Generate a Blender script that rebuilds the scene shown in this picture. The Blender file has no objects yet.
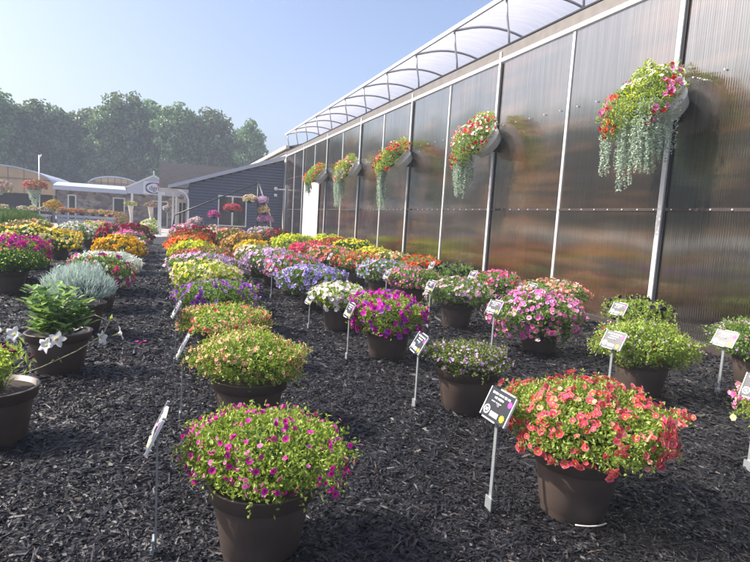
import bpy, bmesh, math, random
import numpy as np
from mathutils import Matrix, Vector
rad = math.radians
D = bpy.data
S = bpy.context.scene
C = S.collection

# ------------------------------------------------------------------ camera
H0 = 1.5
YAW = math.atan(211/545.); PITCH = math.atan(59/545.); ROLL = .06
_fw = Vector((math.sin(YAW)*math.cos(PITCH), math.cos(YAW)*math.cos(PITCH), -math.sin(PITCH)))
_r = Vector((math.cos(YAW), -math.sin(YAW), 0)); _u = _r.cross(_fw)
_R = math.cos(ROLL)*_r + math.sin(ROLL)*_u
_U = -math.sin(ROLL)*_r + math.cos(ROLL)*_u
cd = D.cameras.new('camera'); cam = D.objects.new('camera', cd); C.objects.link(cam)
M4 = Matrix.Identity(4)
for i in range(3):
    M4[i][0] = _R[i]; M4[i][1] = _U[i]; M4[i][2] = -_fw[i]
M4[2][3] = H0
cam.matrix_world = M4
cd.sensor_width = 36; cd.lens = 36*545/750.; cd.clip_start = .05; cd.clip_end = 2000
S.camera = cam

# ------------------------------------------------------------------ light
SUN_EL = 44.0
SUNV = Vector((-.93, .36, 0)).normalized()           # horizontal direction towards the sun
w = D.worlds.new('World'); S.world = w; w.use_nodes = True
nt = w.node_tree; bg = nt.nodes['Background']
sky = nt.nodes.new('ShaderNodeTexSky'); sky.sky_type = 'NISHITA'; sky.sun_disc = False
sky.sun_elevation = rad(SUN_EL)
sky.sun_rotation = math.atan2(SUNV.x, SUNV.y)
sky.air_density = 1.0; sky.dust_density = 4.5; sky.ozone_density = 3.2; sky.altitude = 50
tint = nt.nodes.new('ShaderNodeMix'); tint.data_type = 'RGBA'; tint.blend_type = 'MULTIPLY'; tint.inputs[0].default_value = 1
tint.inputs[7].default_value = (1, .945, .965, 1)
nt.links.new(sky.outputs[0], tint.inputs[6]); nt.links.new(tint.outputs[2], bg.inputs[0]); bg.inputs[1].default_value = .13
sl = D.lights.new('sun', 'SUN'); sl.energy = 4.0; sl.angle = rad(1.0); sl.color = (1, .93, .83)
so = D.objects.new('sun', sl); C.objects.link(so)
sd = Vector((SUNV.x*math.cos(rad(SUN_EL)), SUNV.y*math.cos(rad(SUN_EL)), math.sin(rad(SUN_EL))))
so.rotation_euler = sd.to_track_quat('Z', 'Y').to_euler(); so.location = sd*60
S.view_settings.view_transform = 'Standard'; S.view_settings.look = 'None'
S.view_settings.gamma = 1; S.view_settings.use_curve_mapping = False
S.view_settings.exposure = 1.04
S.cycles.max_bounces = 8; S.cycles.volume_bounces = 1; S.cycles.transparent_max_bounces = 12

# ------------------------------------------------------------------ materials
def srgb(r, g, b):
    f = lambda c: (c/255/12.92) if c/255 <= .04045 else ((c/255+.055)/1.055)**2.4
    return (f(r), f(g), f(b), 1)
def newmat(name):
    m = D.materials.new(name); m.use_nodes = True
    return m, m.node_tree.nodes, m.node_tree.links, m.node_tree.nodes['Principled BSDF']
def ramp(N, stops, interp='LINEAR'):
    r = N.new('ShaderNodeValToRGB'); r.color_ramp.interpolation = interp
    el = r.color_ramp.elements
    while len(el) < len(stops): el.new(.5)
    for e, (p, c) in zip(el, stops):
        e.position = p; e.color = c if len(c) == 4 else (*c, 1)
    return r
def mat(name, col, rough=.5, metal=0, noise=0, nscale=20, bump=0, bscale=60, spec=.5):
    m, N, L, P = newmat(name)
    P.inputs['Base Color'].default_value = (*col[:3], 1)
    P.inputs['Roughness'].default_value = rough; P.inputs['Metallic'].default_value = metal
    P.inputs['Specular IOR Level'].default_value = spec
    if noise:
        t = N.new('ShaderNodeTexCoord'); n = N.new('ShaderNodeTexNoise'); n.inputs['Scale'].default_value = nscale
        n.inputs['Detail'].default_value = 5; L.new(t.outputs['Object'], n.inputs['Vector'])
        r = ramp(N, [(.3, tuple(c*(1-noise) for c in col[:3])), (.7, tuple(min(1, c*(1+noise)) for c in col[:3]))])
        L.new(n.outputs['Fac'], r.inputs[0]); L.new(r.outputs[0], P.inputs['Base Color'])
    if bump:
        t = N.new('ShaderNodeTexCoord'); n = N.new('ShaderNodeTexNoise'); n.inputs['Scale'].default_value = bscale
        b = N.new('ShaderNodeBump'); b.inputs['Strength'].default_value = bump; b.inputs['Distance'].default_value = .01
        L.new(t.outputs['Object'], n.inputs['Vector']); L.new(n.outputs['Fac'], b.inputs['Height']); L.new(b.outputs[0], P.inputs['Normal'])
    return m
def leafmat(name, dark, light, trans=.35, rough=.45):
    m, N, L, P = newmat(name)
    g = N.new('ShaderNodeNewGeometry')
    r = ramp(N, [(0, dark), (.55, tuple((a+b)/2 for a, b in zip(dark, light))), (1, light)])
    L.new(g.outputs['Random Per Island'], r.inputs[0]); L.new(r.outputs[0], P.inputs['Base Color'])
    P.inputs['Roughness'].default_value = rough
    t = N.new('ShaderNodeBsdfTranslucent'); x = N.new('ShaderNodeMixShader'); x.inputs[0].default_value = trans
    h = N.new('ShaderNodeHueSaturation'); h.inputs['Value'].default_value = 1.5; h.inputs['Saturation'].default_value = 1.1
    h.inputs['Hue'].default_value = .49
    L.new(r.outputs[0], h.inputs['Color']); L.new(h.outputs[0], t.inputs[0])
    L.new(P.outputs[0], x.inputs[1]); L.new(t.outputs[0], x.inputs[2])
    L.new(x.outputs[0], N['Material Output'].inputs[0])
    return m
def bloom(name, throat, ring, petal, edge=None, var=.25, trans=.3):
    edge = edge or petal
    m, N, L, P = newmat(name)
    a = N.new('ShaderNodeAttribute'); a.attribute_name = 'rad'
    r = ramp(N, [(0, throat), (.24, throat), (.34, ring), (.52, petal), (.85, petal), (1, edge)])
    g = N.new('ShaderNodeNewGeometry'); oi = N.new('ShaderNodeObjectInfo')
    ad = N.new('ShaderNodeMath'); ad.operation = 'ADD'; L.new(g.outputs['Random Per Island'], ad.inputs[0]); L.new(oi.outputs['Random'], ad.inputs[1])
    fr = N.new('ShaderNodeMath'); fr.operation = 'FRACT'; L.new(ad.outputs[0], fr.inputs[0])
    mr = N.new('ShaderNodeMapRange'); mr.inputs[3].default_value = 1-var; mr.inputs[4].default_value = 1+var*.6
    L.new(fr.outputs[0], mr.inputs[0])
    mh = N.new('ShaderNodeMapRange'); mh.inputs[3].default_value = .485; mh.inputs[4].default_value = .515
    L.new(fr.outputs[0], mh.inputs[0])
    h = N.new('ShaderNodeHueSaturation'); L.new(a.outputs['Fac'], r.inputs[0]); L.new(r.outputs[0], h.inputs['Color'])
    L.new(mr.outputs[0], h.inputs['Value']); L.new(mh.outputs[0], h.inputs['Hue'])
    L.new(h.outputs[0], P.inputs['Base Color']); P.inputs['Roughness'].default_value = .55
    P.inputs['Specular IOR Level'].default_value = .25
    t = N.new('ShaderNodeBsdfTranslucent'); x = N.new('ShaderNodeMixShader'); x.inputs[0].default_value = trans
    L.new(h.outputs[0], t.inputs[0]); L.new(P.outputs[0], x.inputs[1]); L.new(t.outputs[0], x.inputs[2])
    L.new(x.outputs[0], N['Material Output'].inputs[0])
    return m

LEAF = {
 'lime':   leafmat('leaf_lime', (.12, .19, .025), (.46, .58, .14), .4),
 'green':  leafmat('leaf_green', (.06, .13, .025), (.30, .43, .12), .38),
 'olive':  leafmat('leaf_olive', (.06, .10, .022), (.25, .31, .085), .35),
 'deep':   leafmat('leaf_deep', (.018, .06, .012), (.09, .20, .035), .3),
 'glossy': leafmat('leaf_glossy', (.05, .13, .04), (.34, .50, .15), .28, .25),
 'silver': leafmat('leaf_silver', (.34, .43, .39), (.68, .76, .71), .25, .6),
 'dichondra': leafmat('leaf_dichondra', (.24, .33, .26), (.56, .64, .52), .25, .6),
 'grassy': leafmat('leaf_grassy', (.09, .17, .05), (.25, .36, .13), .35),
 'bronze': leafmat('leaf_bronze', (.10, .06, .02), (.32, .22, .07), .3),
 'tree':   leafmat('leaf_tree', (.058, .105, .045), (.15, .235, .095), .3),
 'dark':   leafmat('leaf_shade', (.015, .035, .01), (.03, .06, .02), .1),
}
Y_ = (.85, .62, .05); DK = (.03, .01, .02)
BL = {
 'magenta': bloom('bloom_magenta', (.25, .01, .08), (.42, .01, .20), (.62, .02, .36)),
 'purplemag': bloom('bloom_purple_magenta', (.2, .005, .12), (.42, .005, .28), (.60, .01, .46)),
 'coral':   bloom('bloom_coral', (.60, .45, .08), (.40, .02, .03), (.76, .085, .14), (.88, .30, .33)),
 'peach':   bloom('bloom_peach', (.35, .06, .03), (.75, .32, .12), (.85, .52, .28), (.9, .66, .45)),
 'pink':    bloom('bloom_pink', (.6, .1, .25), (.78, .12, .42), (.80, .20, .52), (.85, .34, .62)),
 'hotpink': bloom('bloom_hot_pink', (.4, .02, .05), (.75, .03, .16), (.82, .06, .22)),
 'palepink': bloom('bloom_pale_pink', (.7, .4, .4), (.8, .42, .50), (.85, .56, .62), (.9, .72, .76)),
 'salmon':  bloom('bloom_salmon', (.7, .35, .1), (.8, .25, .18), (.86, .36, .28), (.9, .5, .42)),
 'lilac':   bloom('bloom_lilac', (.25, .08, .35), (.52, .25, .62), (.62, .38, .74), (.72, .55, .82)),
 'lavender': bloom('bloom_lavender', (.12, .05, .35), (.34, .26, .66), (.46, .38, .76), (.6, .54, .84)),
 'blue':    bloom('bloom_blue', (.3, .3, .6), (.36, .40, .72), (.50, .54, .80)),
 'purple':  bloom('bloom_purple', (.08, .01, .14), (.24, .03, .38), (.34, .06, .52)),
 'white':   bloom('bloom_white', (.6, .6, .2), (.82, .80, .76), (.88, .87, .85), var=.1),
 'blush':   bloom('bloom_blush', (.6, .5, .3), (.80, .66, .66), (.86, .78, .78), (.9, .86, .86), var=.12),
 'yellow':  bloom('bloom_yellow', (.6, .35, .02), (.80, .58, .03), (.86, .68, .04)),
 'gold':    bloom('bloom_gold', (.5, .25, .01), (.80, .42, .01), (.88, .52, .015)),
 'chart':   bloom('bloom_chartreuse', (.4, .45, .02), (.58, .64, .02), (.70, .74, .03)),
 'paleyellow': bloom('bloom_pale_yellow', (.7, .6, .2), (.85, .76, .30), (.88, .82, .42)),
 'orange':  bloom('bloom_orange', (.6, .25, .02), (.80, .17, .02), (.88, .22, .03)),
 'red':     bloom('bloom_red', (.3, .01, .01), (.62, .012, .02), (.72, .02, .04)),
 'orangered': bloom('bloom_orange_red', (.7, .4, .05), (.78, .07, .015), (.85, .10, .03)),
 'rust':    bloom('bloom_rust', (.35, .15, .02), (.42, .08, .015), (.52, .13, .03)),
 'bronzy':  bloom('bloom_bronze', (.4, .25, .03), (.50, .26, .05), (.58, .36, .09)),
 'burgundy': bloom('bloom_burgundy', (.12, .005, .01), (.24, .006, .03), (.32, .012, .05)),
 'black':   bloom('bloom_black', (.005, .003, .006), (.008, .004, .01), (.014, .007, .02), var=.3, trans=.05),
 'brick':   bloom('bloom_brick', (.5, .2, .05), (.5, .06, .05), (.6, .12, .10)),
}
M = {
 'pot': mat('brown_resin', (.105, .078, .064), .45, noise=.24, nscale=5, bump=.08, bscale=120),
 'soil': mat('potting_soil', (.035, .024, .018), .95, bump=.6, bscale=60),
 'steel': mat('galvanised_steel', (.66, .68, .69), .30, .3, noise=.12, nscale=14),
 'stake': mat('zinc_stake', (.42, .46, .47), .42, .55, noise=.1, nscale=20),
 'stakedark': mat('stake_leg', (.16, .18, .19), .5, .5),
 'plate': mat('sign_black', (.022, .026, .032), .34, spec=.6),
 'white': mat('white_paint', (.78, .78, .77), .45, noise=.04, nscale=8),
 'signwhite': mat('sign_white', (.80, .80, .80), .5),
 'signyellow': mat('sign_yellow', (.85, .68, .03), .5),
 'signpink': mat('sign_pink', (.75, .05, .35), .5),
 'alu': mat('aluminium_trim', (.74, .74, .73), .35, .3, noise=.06, nscale=9),
 'gutter': mat('gutter_metal', (.20, .185, .17), .55, .2, noise=.12, nscale=5),
 'metalshade': mat('dark_metal_and_shade', (.03, .032, .035), .45, .3),  # metal parts, plus painted shade between siding laps and the line by posts
 'pipe': mat('hoop_pipe', (.40, .41, .43), .4, .7),
 'siding': mat('navy_siding', (.095, .108, .155), .55, noise=.10, nscale=3),
 'fascia': mat('fascia_grey', (.50, .53, .60), .5, noise=.05),
 'cream': mat('cream_trim', (.66, .60, .52), .55, noise=.08, nscale=4),
 'glass': mat('window_glass', (.03, .035, .04), .06, spec=.8),
 'canopy': mat('metal_canopy', (.48, .52, .60), .42, .2, noise=.05),
 'tan': mat('tan_poly', (.50, .36, .22), .5, noise=.12, nscale=1.5),
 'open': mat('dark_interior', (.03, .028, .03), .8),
 'bench': mat('bench_grey', (.42, .44, .48), .6, noise=.1),
 'bark': mat('tree_bark', (.10, .08, .065), .9, noise=.3, nscale=3),
 'stem': mat('green_stem', (.12, .17, .06), .6),
 'vine': mat('vine_stem', (.30, .28, .16), .6),
 'rack': mat('black_rack', (.02, .02, .022), .4),
 'gravel': mat('grey_gravel', (.22, .21, .20), .9, noise=.3, nscale=9, bump=.5, bscale=30),
 'logo': mat('logo_blue', (.06, .10, .30), .5),
 'logored': mat('logo_red', (.60, .02, .08), .5),
 'base': mat('baseboard_dark', (.045, .032, .028), .7, noise=.2, nscale=8),
 'door': mat('white_door_panel', (.80, .78, .75), .5, noise=.03),
}
# ------------------------------------------------------------------ helpers
def link(name, me, m=None, parent=None):
    o = D.objects.new(name, me); C.objects.link(o)
    if m is not None:
        for x in (m if isinstance(m, (list, tuple)) else [m]): me.materials.append(x)
    if parent is not None: o.parent = parent
    return o
def tag(o, label=None, cat=None, group=None, kind=None):
    if label: o['label'] = label
    if cat: o['category'] = cat
    if group: o['group'] = group
    if kind: o['kind'] = kind
    return o
def empty(name, loc, label, cat, group=None, rz=0):
    o = D.objects.new(name, None); C.objects.link(o); o.location = loc; o.rotation_euler[2] = rz
    o.empty_display_size = .1
    return tag(o, label, cat, group)
def npmesh(name, V, F, mi=None, rd=None, smooth=False):
    """V (n,3), F (m,k) constant k"""
    V = np.ascontiguousarray(V, np.float32); F = np.ascontiguousarray(F, np.int32)
    me = D.meshes.new(name); k = F.shape[1]
    me.vertices.add(len(V)); me.vertices.foreach_set('co', V.ravel())
    me.loops.add(F.size); me.loops.foreach_set('vertex_index', F.ravel())
    me.polygons.add(len(F)); me.polygons.foreach_set('loop_start', np.arange(0, F.size, k, dtype=np.int32))
    me.polygons.foreach_set('loop_total', np.full(len(F), k, np.int32))
    if mi is not None: me.polygons.foreach_set('material_index', np.ascontiguousarray(mi, np.int32))
    me.polygons.foreach_set('use_smooth', np.full(len(F), smooth, bool))
    if rd is not None:
        a = me.attributes.new('rad', 'FLOAT', 'POINT'); a.data.foreach_set('value', np.ascontiguousarray(rd, np.float32))
    me.update(calc_edges=True); return me
class MB:
    def __init__(s): s.bm = bmesh.new()
    def box(s, c, d, rot=None, mi=0):
        g = bmesh.ops.create_cube(s.bm, size=1)['verts']
        m = Matrix.Translation(c) @ (rot.to_4x4() if rot is not None else Matrix.Identity(4)) @ Matrix.Diagonal((*d, 1))
        bmesh.ops.transform(s.bm, matrix=m, verts=g)
        for v in g:
            for f in v.link_faces: f.material_index = mi
        return s
    def bb(s, a, b, mi=0):
        return s.box([(x+y)/2 for x, y in zip(a, b)], [abs(y-x) for x, y in zip(a, b)], mi=mi)
    def tube(s, pts, r, n=8, mi=0, r2=None):
        pts = [Vector(p) for p in pts]; rings = []
        for i, p in enumerate(pts):
            t = (pts[min(i+1, len(pts)-1)]-pts[max(i-1, 0)]).normalized()
            a = t.orthogonal().normalized() if i == 0 else (rings_a - t*rings_a.dot(t)).normalized()
            rings_a = a; b = t.cross(a)
            rr = r if r2 is None else r+(r2-r)*i/(len(pts)-1)
            rings.append([s.bm.verts.new(p+rr*(math.cos(2*math.pi*k/n)*a+math.sin(2*math.pi*k/n)*b)) for k in range(n)])
        for A, B in zip(rings, rings[1:]):
            for k in range(n):
                f = s.bm.faces.new((A[k], A[(k+1) % n], B[(k+1) % n], B[k])); f.smooth = True; f.material_index = mi
        f = s.bm.faces.new(rings[0][::-1]); f.material_index = mi
        f = s.bm.faces.new(rings[-1]); f.material_index = mi
        return s
    def lathe(s, prof, n=40, mi=0, c=(0, 0, 0), smooth=True):
        rings = []
        for r, z in prof:
            rings.append([s.bm.verts.new((c[0]+r*math.cos(2*math.pi*k/n), c[1]+r*math.sin(2*math.pi*k/n), c[2]+z)) for k in range(n)] if r > 1e-5 else [s.bm.verts.new((c[0], c[1], c[2]+z))])
        for A, B in zip(rings, rings[1:]):
            for k in range(n):
                k2 = (k+1) % n
                if len(A) == 1 and len(B) == 1: continue
                vs = (A[0], B[k2], B[k]) if len(A) == 1 else (A[k], A[k2], B[0]) if len(B) == 1 else (A[k], A[k2], B[k2], B[k])
                f = s.bm.faces.new(vs); f.smooth = smooth; f.material_index = mi
        return s
    def poly(s, pts, mi=0):
        f = s.bm.faces.new([s.bm.verts.new(p) for p in pts]); f.material_index = mi; return s
    def prism(s, pts, d, mi=0):
        d = Vector(d); a = [s.bm.verts.new(p) for p in pts]; b = [s.bm.verts.new(Vector(p)+d) for p in pts]
        s.bm.faces.new(a).material_index = mi; s.bm.faces.new(b[::-1]).material_index = mi
        for i in range(len(a)):
            s.bm.faces.new((a[i], b[i], b[(i+1) % len(a)], a[(i+1) % len(a)])).material_index = mi
        return s
    def build(s, name, m, parent=None):
        bmesh.ops.recalc_face_normals(s.bm, faces=s.bm.faces)
        me = D.meshes.new(name); s.bm.to_mesh(me); s.bm.free()
        return link(name, me, m, parent)
def nrm(a): return a/np.maximum(np.linalg.norm(a, axis=1, keepdims=True), 1e-9)
def frames(n, rng):
    """orthonormal (t1, t2) for normals n with random spin"""
    h = rng.normal(size=n.shape); t1 = nrm(np.cross(n, h)); return t1, np.cross(n, t1)
def lump(d, seed, k=5, amp=.1):
    r = np.random.default_rng(seed+991); s = np.zeros(len(d))
    for i in range(k):
        f = r.normal(size=3)*(2.2+i*1.1); s += np.sin(d@f+r.uniform(0, 6.28))/(1+i*.35)
    return 1+amp*s/2
def dome(n, a, b, lo, seed, rng, ay=None, amp=.1, shell=.28, droop=.0, low=1):
    """points and normals through the outer shell of a mound"""
    ay = ay or a
    cz = rng.uniform(lo, 1, n); ph = rng.uniform(0, 2*math.pi, n); sz = np.sqrt(np.maximum(0, 1-cz**2))
    d = np.stack([sz*np.cos(ph), sz*np.sin(ph), cz], 1)
    L = lump(d, seed, amp=amp)*(1+.35*amp*np.sin(d[:, 0]*13+seed)*np.sin(d[:, 1]*12+1.7*seed)+.25*amp*np.sin(d@np.array([19., -17, 15])+seed))
    q = 1-shell*rng.random(n)**1.7
    prof = np.stack([a*d[:, 0], ay*d[:, 1], b*np.sign(cz)*np.abs(cz)**.85], 1)*(L*q)[:, None]
    prof[:, 2] = np.where(cz < 0, prof[:, 2]*low, prof[:, 2])
    nn = nrm(np.stack([d[:, 0]/a, d[:, 1]/ay, d[:, 2]/b], 1))
    return prof, nn
def leaves(P, N, ln, wd, rng, spread=.9, up=.15, flat=0):
    n = len(P); ax = nrm(N*.55*(1-flat)+rng.normal(size=(n, 3))*spread*.6+np.array([0, 0, up*(1-flat)]))
    if flat: ax = nrm(ax-N*(ax*N).sum(1, keepdims=True)*.8)
    sd_ = nrm(np.cross(ax, nrm(N+rng.normal(size=(n, 3))*.5))); nr = np.cross(sd_, ax)
    l = (ln*rng.uniform(.6, 1.25, n))[:, None]; w_ = (wd*rng.uniform(.7, 1.2, n))[:, None]
    b0 = P-ax*l*.5
    V = np.stack([b0, b0+ax*l*.5+sd_*w_*.5+nr*w_*.18, P+ax*l*.5-nr*l*.08, b0+ax*l*.5-sd_*w_*.5+nr*w_*.18], 1).reshape(-1, 3)
    i = np.arange(n)[:, None]*4
    F = np.concatenate([i+np.array([[0, 1, 2]]), i+np.array([[0, 2, 3]])], 1).reshape(-1, 3)
    return V, F
def discs(P, N, r, rng, hi=True, tilt=.35, cup=.35):
    n = len(P); nn = nrm(N+rng.normal(size=(n, 3))*tilt); t1, t2 = frames(nn, rng)
    rr = r*rng.uniform(.72, 1.15, n)
    k = 10 if hi else 5
    a = np.arange(k)*2*math.pi/k
    lob = np.where(np.arange(k) % 2 == 0, 1, .84) if hi else np.ones(k)
    V = [P-nn*(rr*cup)[:, None]]
    for j in range(k):
        wob = rng.uniform(.9, 1.08, n)*rr*lob[j]
        V.append(P+t1*(math.cos(a[j])*wob)[:, None]+t2*(math.sin(a[j])*wob)[:, None]+nn*(rng.uniform(-.1, .12, n)*rr)[:, None])
    V = np.stack(V, 1).reshape(-1, 3); i = np.arange(n)[:, None, None]*(k+1)
    f = np.array([[0, 1+j, 1+(j+1) % k] for j in range(k)])[None]
    F = (i+f).reshape(-1, 3); rd = np.tile(np.r_[0, np.ones(k)], n)
    return V, F, rd
def outw(P, N, k=.55):
    r = P*np.array([1, 1, 0]); r = r/np.maximum(.05, np.linalg.norm(r, axis=1, keepdims=True)); return nrm(N+r*k)
def merge(parts):
    Vs, Fs, Ms, Rs, o = [], [], [], [], 0
    for V, F, mi, rd in parts:
        Vs.append(V); Fs.append(F+o); Ms.append(np.full(len(F), mi)); Rs.append(rd if rd is not None else np.zeros(len(V))); o += len(V)
    return np.concatenate(Vs), np.concatenate(Fs), np.concatenate(Ms), np.concatenate(Rs)
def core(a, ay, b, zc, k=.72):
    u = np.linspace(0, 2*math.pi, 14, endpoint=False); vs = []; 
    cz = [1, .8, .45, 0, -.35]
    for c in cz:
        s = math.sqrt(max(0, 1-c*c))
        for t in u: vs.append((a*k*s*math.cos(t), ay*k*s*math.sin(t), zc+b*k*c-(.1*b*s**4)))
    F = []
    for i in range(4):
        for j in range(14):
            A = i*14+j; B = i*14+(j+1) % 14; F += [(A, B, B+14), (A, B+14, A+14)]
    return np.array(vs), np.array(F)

POT_H = .36
def pot_profile(s=1.0):
    r0, r1, h = .168*s, .245*s, POT_H*s
    return [(0, 0), (r0*.96, 0), (r0, .006), (r0+.004, .05*s), (r0+.011, .056*s), (r0+.050*s, h*.78), (r0+.052*s, h*.80),
            (r1-.006, h*.815), (r1-.002, h-.012), (r1+.006, h-.004), (r1+.004, h), (r1-.012, h), (r1-.016, h-.03), (0, h-.035)]
_pot = MB().lathe(pot_profile(), 48).build('pot', M['pot']); POT_ME = _pot.data; D.objects.remove(_pot)

_protoflowers = {}
def flower_proto(key, r):
    k = (key, r)
    if k not in _protoflowers:
        rng = np.random.default_rng(5); V, F, rd = discs(np.zeros((1, 3)), np.array([[0, 0, 1.]]), 1.0, rng, True, 0, .3)
        me = npmesh('flower', V, F, rd=rd, smooth=True); me.materials.append(BL[key]); _protoflowers[k] = me
    return _protoflowers[k]

def plant(row, x, y, label, leaf, blooms, dia=.95, ht=.32, lo=-.3, dens=1.0, style='mound', leafsize=None, ay=None,
          lowz=0., individual=0, cat='potted plant', seed=0, pot=True, amp=.16, zc=None, group=None, shift=(0, 0), ps=1.07):
    dist = math.hypot(x, y)
    rng = np.random.default_rng(1000+seed)
    t = empty('potted_plant', (x, y, .012), label, cat, group or 'brown pots of flowers set out in rows on the mulch')
    t.rotation_euler = (rng.normal()*.014, rng.normal()*.014, 0)
    if pot:
        o = link('pot', POT_ME, None, t); o.rotation_euler[2] = rng.uniform(0, 6); o.scale = (ps, ps, 1+(ps-1)*.4)
    a = dia/2*.86; dr = min(1, max(0, (-lo-.3)/.5)); top = POT_H+.0+ht
    zc = POT_H+min(.17, ht*.5)*(1-.4*dr) if zc is None else zc
    b = top-zc; low = (min(.16, ht*.5)+.13*dr)/b; lo = -.85
    lodk = min(1, max(.10, (3.2/dist)**1.15))
    parts = []
    if style == 'mound':
        ls = leafsize or .0265
        n = int(17500*(a/.45)**2*(ht/.32)**.5*lodk*dens*(.026/ls)**1.2); ls2 = ls*(1/lodk)**.42
        P, N = dome(n, a, b, lo, seed, rng, ay, amp, low=low); P[:, 2] += zc; P[:, :2] += shift
        V, F = leaves(P, N, ls2, ls2*.50, rng)
        parts.append((V, F, 0, None))
        # shoots poking out of the outline
        ns = int(420*lodk*dens)
        P, N = dome(ns, a*1.05, b*1.08, lo*.6, seed, rng, ay, amp, .04, low=low); P[:, 2] += zc; P[:, :2] += shift
        for j in range(4):
            V, F = leaves(P+N*ls2*(.35*j)+rng.normal(size=P.shape)*ls2*.25, N, ls2*.9, ls2*.4, rng, .8)
            parts.append((V, F, 0, None))
        if dist < 9:
            for q in range(20):
                P, N = dome(1, a, b, -.7, seed, rng, ay, amp, .02, low=low); P[:, 2] += zc; P[:, :2] += shift
                dv = nrm(outw(P, N, .9)+rng.normal(size=(1, 3))*.35); m_ = int(rng.integers(4, 9))
                tt = np.linspace(0, 1, m_)[:, None]; Q = P+dv*tt*rng.uniform(.04, .10)+np.array([0, 0, -.03])*tt**2
                V, F = leaves(np.repeat(Q, 2, 0)+rng.normal(size=(m_*2, 3))*.005, nrm(np.repeat(dv, m_*2, 0)+rng.normal(size=(m_*2, 3))*.7), ls2*.85, ls2*.4, rng, .5)
                parts.append((V, F, 0, None))
    elif style == 'blades':
        n = int(4200*lodk**.6*dens)
        P, N = dome(n, a*.9, b*.8, lo, seed, rng, ay, amp, .6, low=low); P[:, 2] += zc
        V, F = leaves(P+np.array([0, 0, .02]), nrm(N+np.array([0, 0, .5])), (leafsize or .11), .007, rng, .35, .5)
        parts.append((V, F, 0, None))
    elif style == 'bigleaf':
        nst = 46
        P0, N0 = dome(nst, .28, .42, .0, seed, rng, ay, .15, .3); P0[:, 2] += POT_H+.04; zc = POT_H+.03
        for k in range(nst):
            m_ = 13
            tt = np.linspace(.15, 1.0, m_)
            base = np.array([P0[k, 0]*.45, P0[k, 1]*.45, zc-.04])
            Q = base+(P0[k]-base)*tt[:, None]+rng.normal(size=(m_, 3))*.02
            ang = tt*14+k; out = np.stack([np.cos(ang), np.sin(ang), .55+0*ang], 1)
            n_ = nrm(out); ln = .105*rng.uniform(.7, 1.2, m_)[:, None]
            sdv = nrm(np.cross(n_, np.array([0, 0, 1.]))); up_ = np.cross(sdv, n_)
            bse = Q; VV = []
            for (u, w2, dz) in [(0, 0, 0), (.33, .20, .015), (.7, .17, 0), (1, 0, -.06), (.7, -.17, 0), (.33, -.20, .015), (.5, 0, -.035)]:
                VV.append(bse+n_*ln*u+sdv*ln*w2*1.1+up_*ln*dz*2)
            VV = np.stack(VV, 1).reshape(-1, 3); i = np.arange(m_)[:, None, None]*7
            f = np.array([[6, 0, 1], [6, 1, 2], [6, 2, 3], [6, 3, 4], [6, 4, 5], [6, 5, 0]])[None]
            parts.append((VV, (i+f).reshape(-1, 3), 0, None))
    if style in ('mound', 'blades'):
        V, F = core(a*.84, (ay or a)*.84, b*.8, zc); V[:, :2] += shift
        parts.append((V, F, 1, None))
    V, F, mi, rd = merge(parts)
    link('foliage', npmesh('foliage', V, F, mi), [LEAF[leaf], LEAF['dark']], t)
    # blossoms
    parts = []; mats = []
    for bi, (key, r, cnt) in enumerate(blooms):
        lod2 = 1 if dist < 8 else max(.6, (8/dist)**.55)
        n = int(cnt*lod2*(1.0 if dist < 5 else 1.35)); rr = r/math.sqrt(lod2)
        P, N = dome(int(n*1.9)+4, a*1.07, b*1.10, lo*(.5+.3*dr), seed, rng, ay, amp, .03, low=low); P[:, 2] += zc; P[:, :2] += shift
        clus = np.sin(P@(np.random.default_rng(seed*7+bi).normal(size=3)*14/a*.45)+bi*2.1)+rng.normal(size=len(P))*.65
        idx = np.argsort(-clus)[:n]; P, N = P[idx], N[idx]
        P = P+N*(rng.uniform(0, .018, len(P)))[:, None]
        if individual and bi == 0:
            # the flowers nearest the lens are objects of their own
            cam_ = np.array([-x, -y, H0]); vis = (nrm(cam_-P)*N).sum(1)
            ii = np.argsort(-vis)[:min(individual, n)]; rest = np.setdiff1d(np.arange(n), ii)
            me = flower_proto(key, r)
            nn = nrm(outw(P[ii], N[ii])+rng.normal(size=(len(ii), 3))*.36)
            for q, v in zip(P[ii], nn):
                o = D.objects.new('flower', me); C.objects.link(o); o.parent = t
                o.location = q; o.rotation_euler = (Vector(v).to_track_quat('Z', 'Y') @ Matrix.Rotation(rng.uniform(0, 6), 3, 'Z').to_quaternion()).to_euler()
                s_ = rr*rng.uniform(.72, 1.12); o.scale = (s_*rng.uniform(.85, 1.1), s_, s_)
            P, N = P[rest], N[rest]
            if not len(P): continue
        V, F, rd = discs(P, outw(P, N), rr, rng, hi=(dist < 7 and r > .012), tilt=.42)
        parts.append((V, F, len(mats), rd)); mats.append(BL[key])
    if parts:
        V, F, mi, rd = merge(parts)
        o = link('flowers', npmesh('flowers', V, F, mi, rd, True), mats, t); o['kind'] = 'stuff'
    return t

# ------------------------------------------------------------------ ground
def struct(o): o['kind'] = 'structure'; return o
g = MB(); g.poly([(-700, -300, 0), (700, -300, 0), (700, 900, 0), (-700, 900, 0)])
gm, N_, L_, P_ = newmat('yard_ground')
tc = N_.new('ShaderNodeTexCoord'); n1 = N_.new('ShaderNodeTexNoise'); n1.inputs['Scale'].default_value = .08; n1.inputs['Detail'].default_value = 6
L_.new(tc.outputs['Object'], n1.inputs['Vector'])
r_ = ramp(N_, [(.4, (.20, .19, .18)), (.55, (.27, .26, .25)), (.7, (.10, .14, .06))]); L_.new(n1.outputs[0], r_.inputs[0]); L_.new(r_.outputs[0], P_.inputs['Base Color'])
P_.inputs['Roughness'].default_value = .95
struct(g.build('ground', gm))
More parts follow.
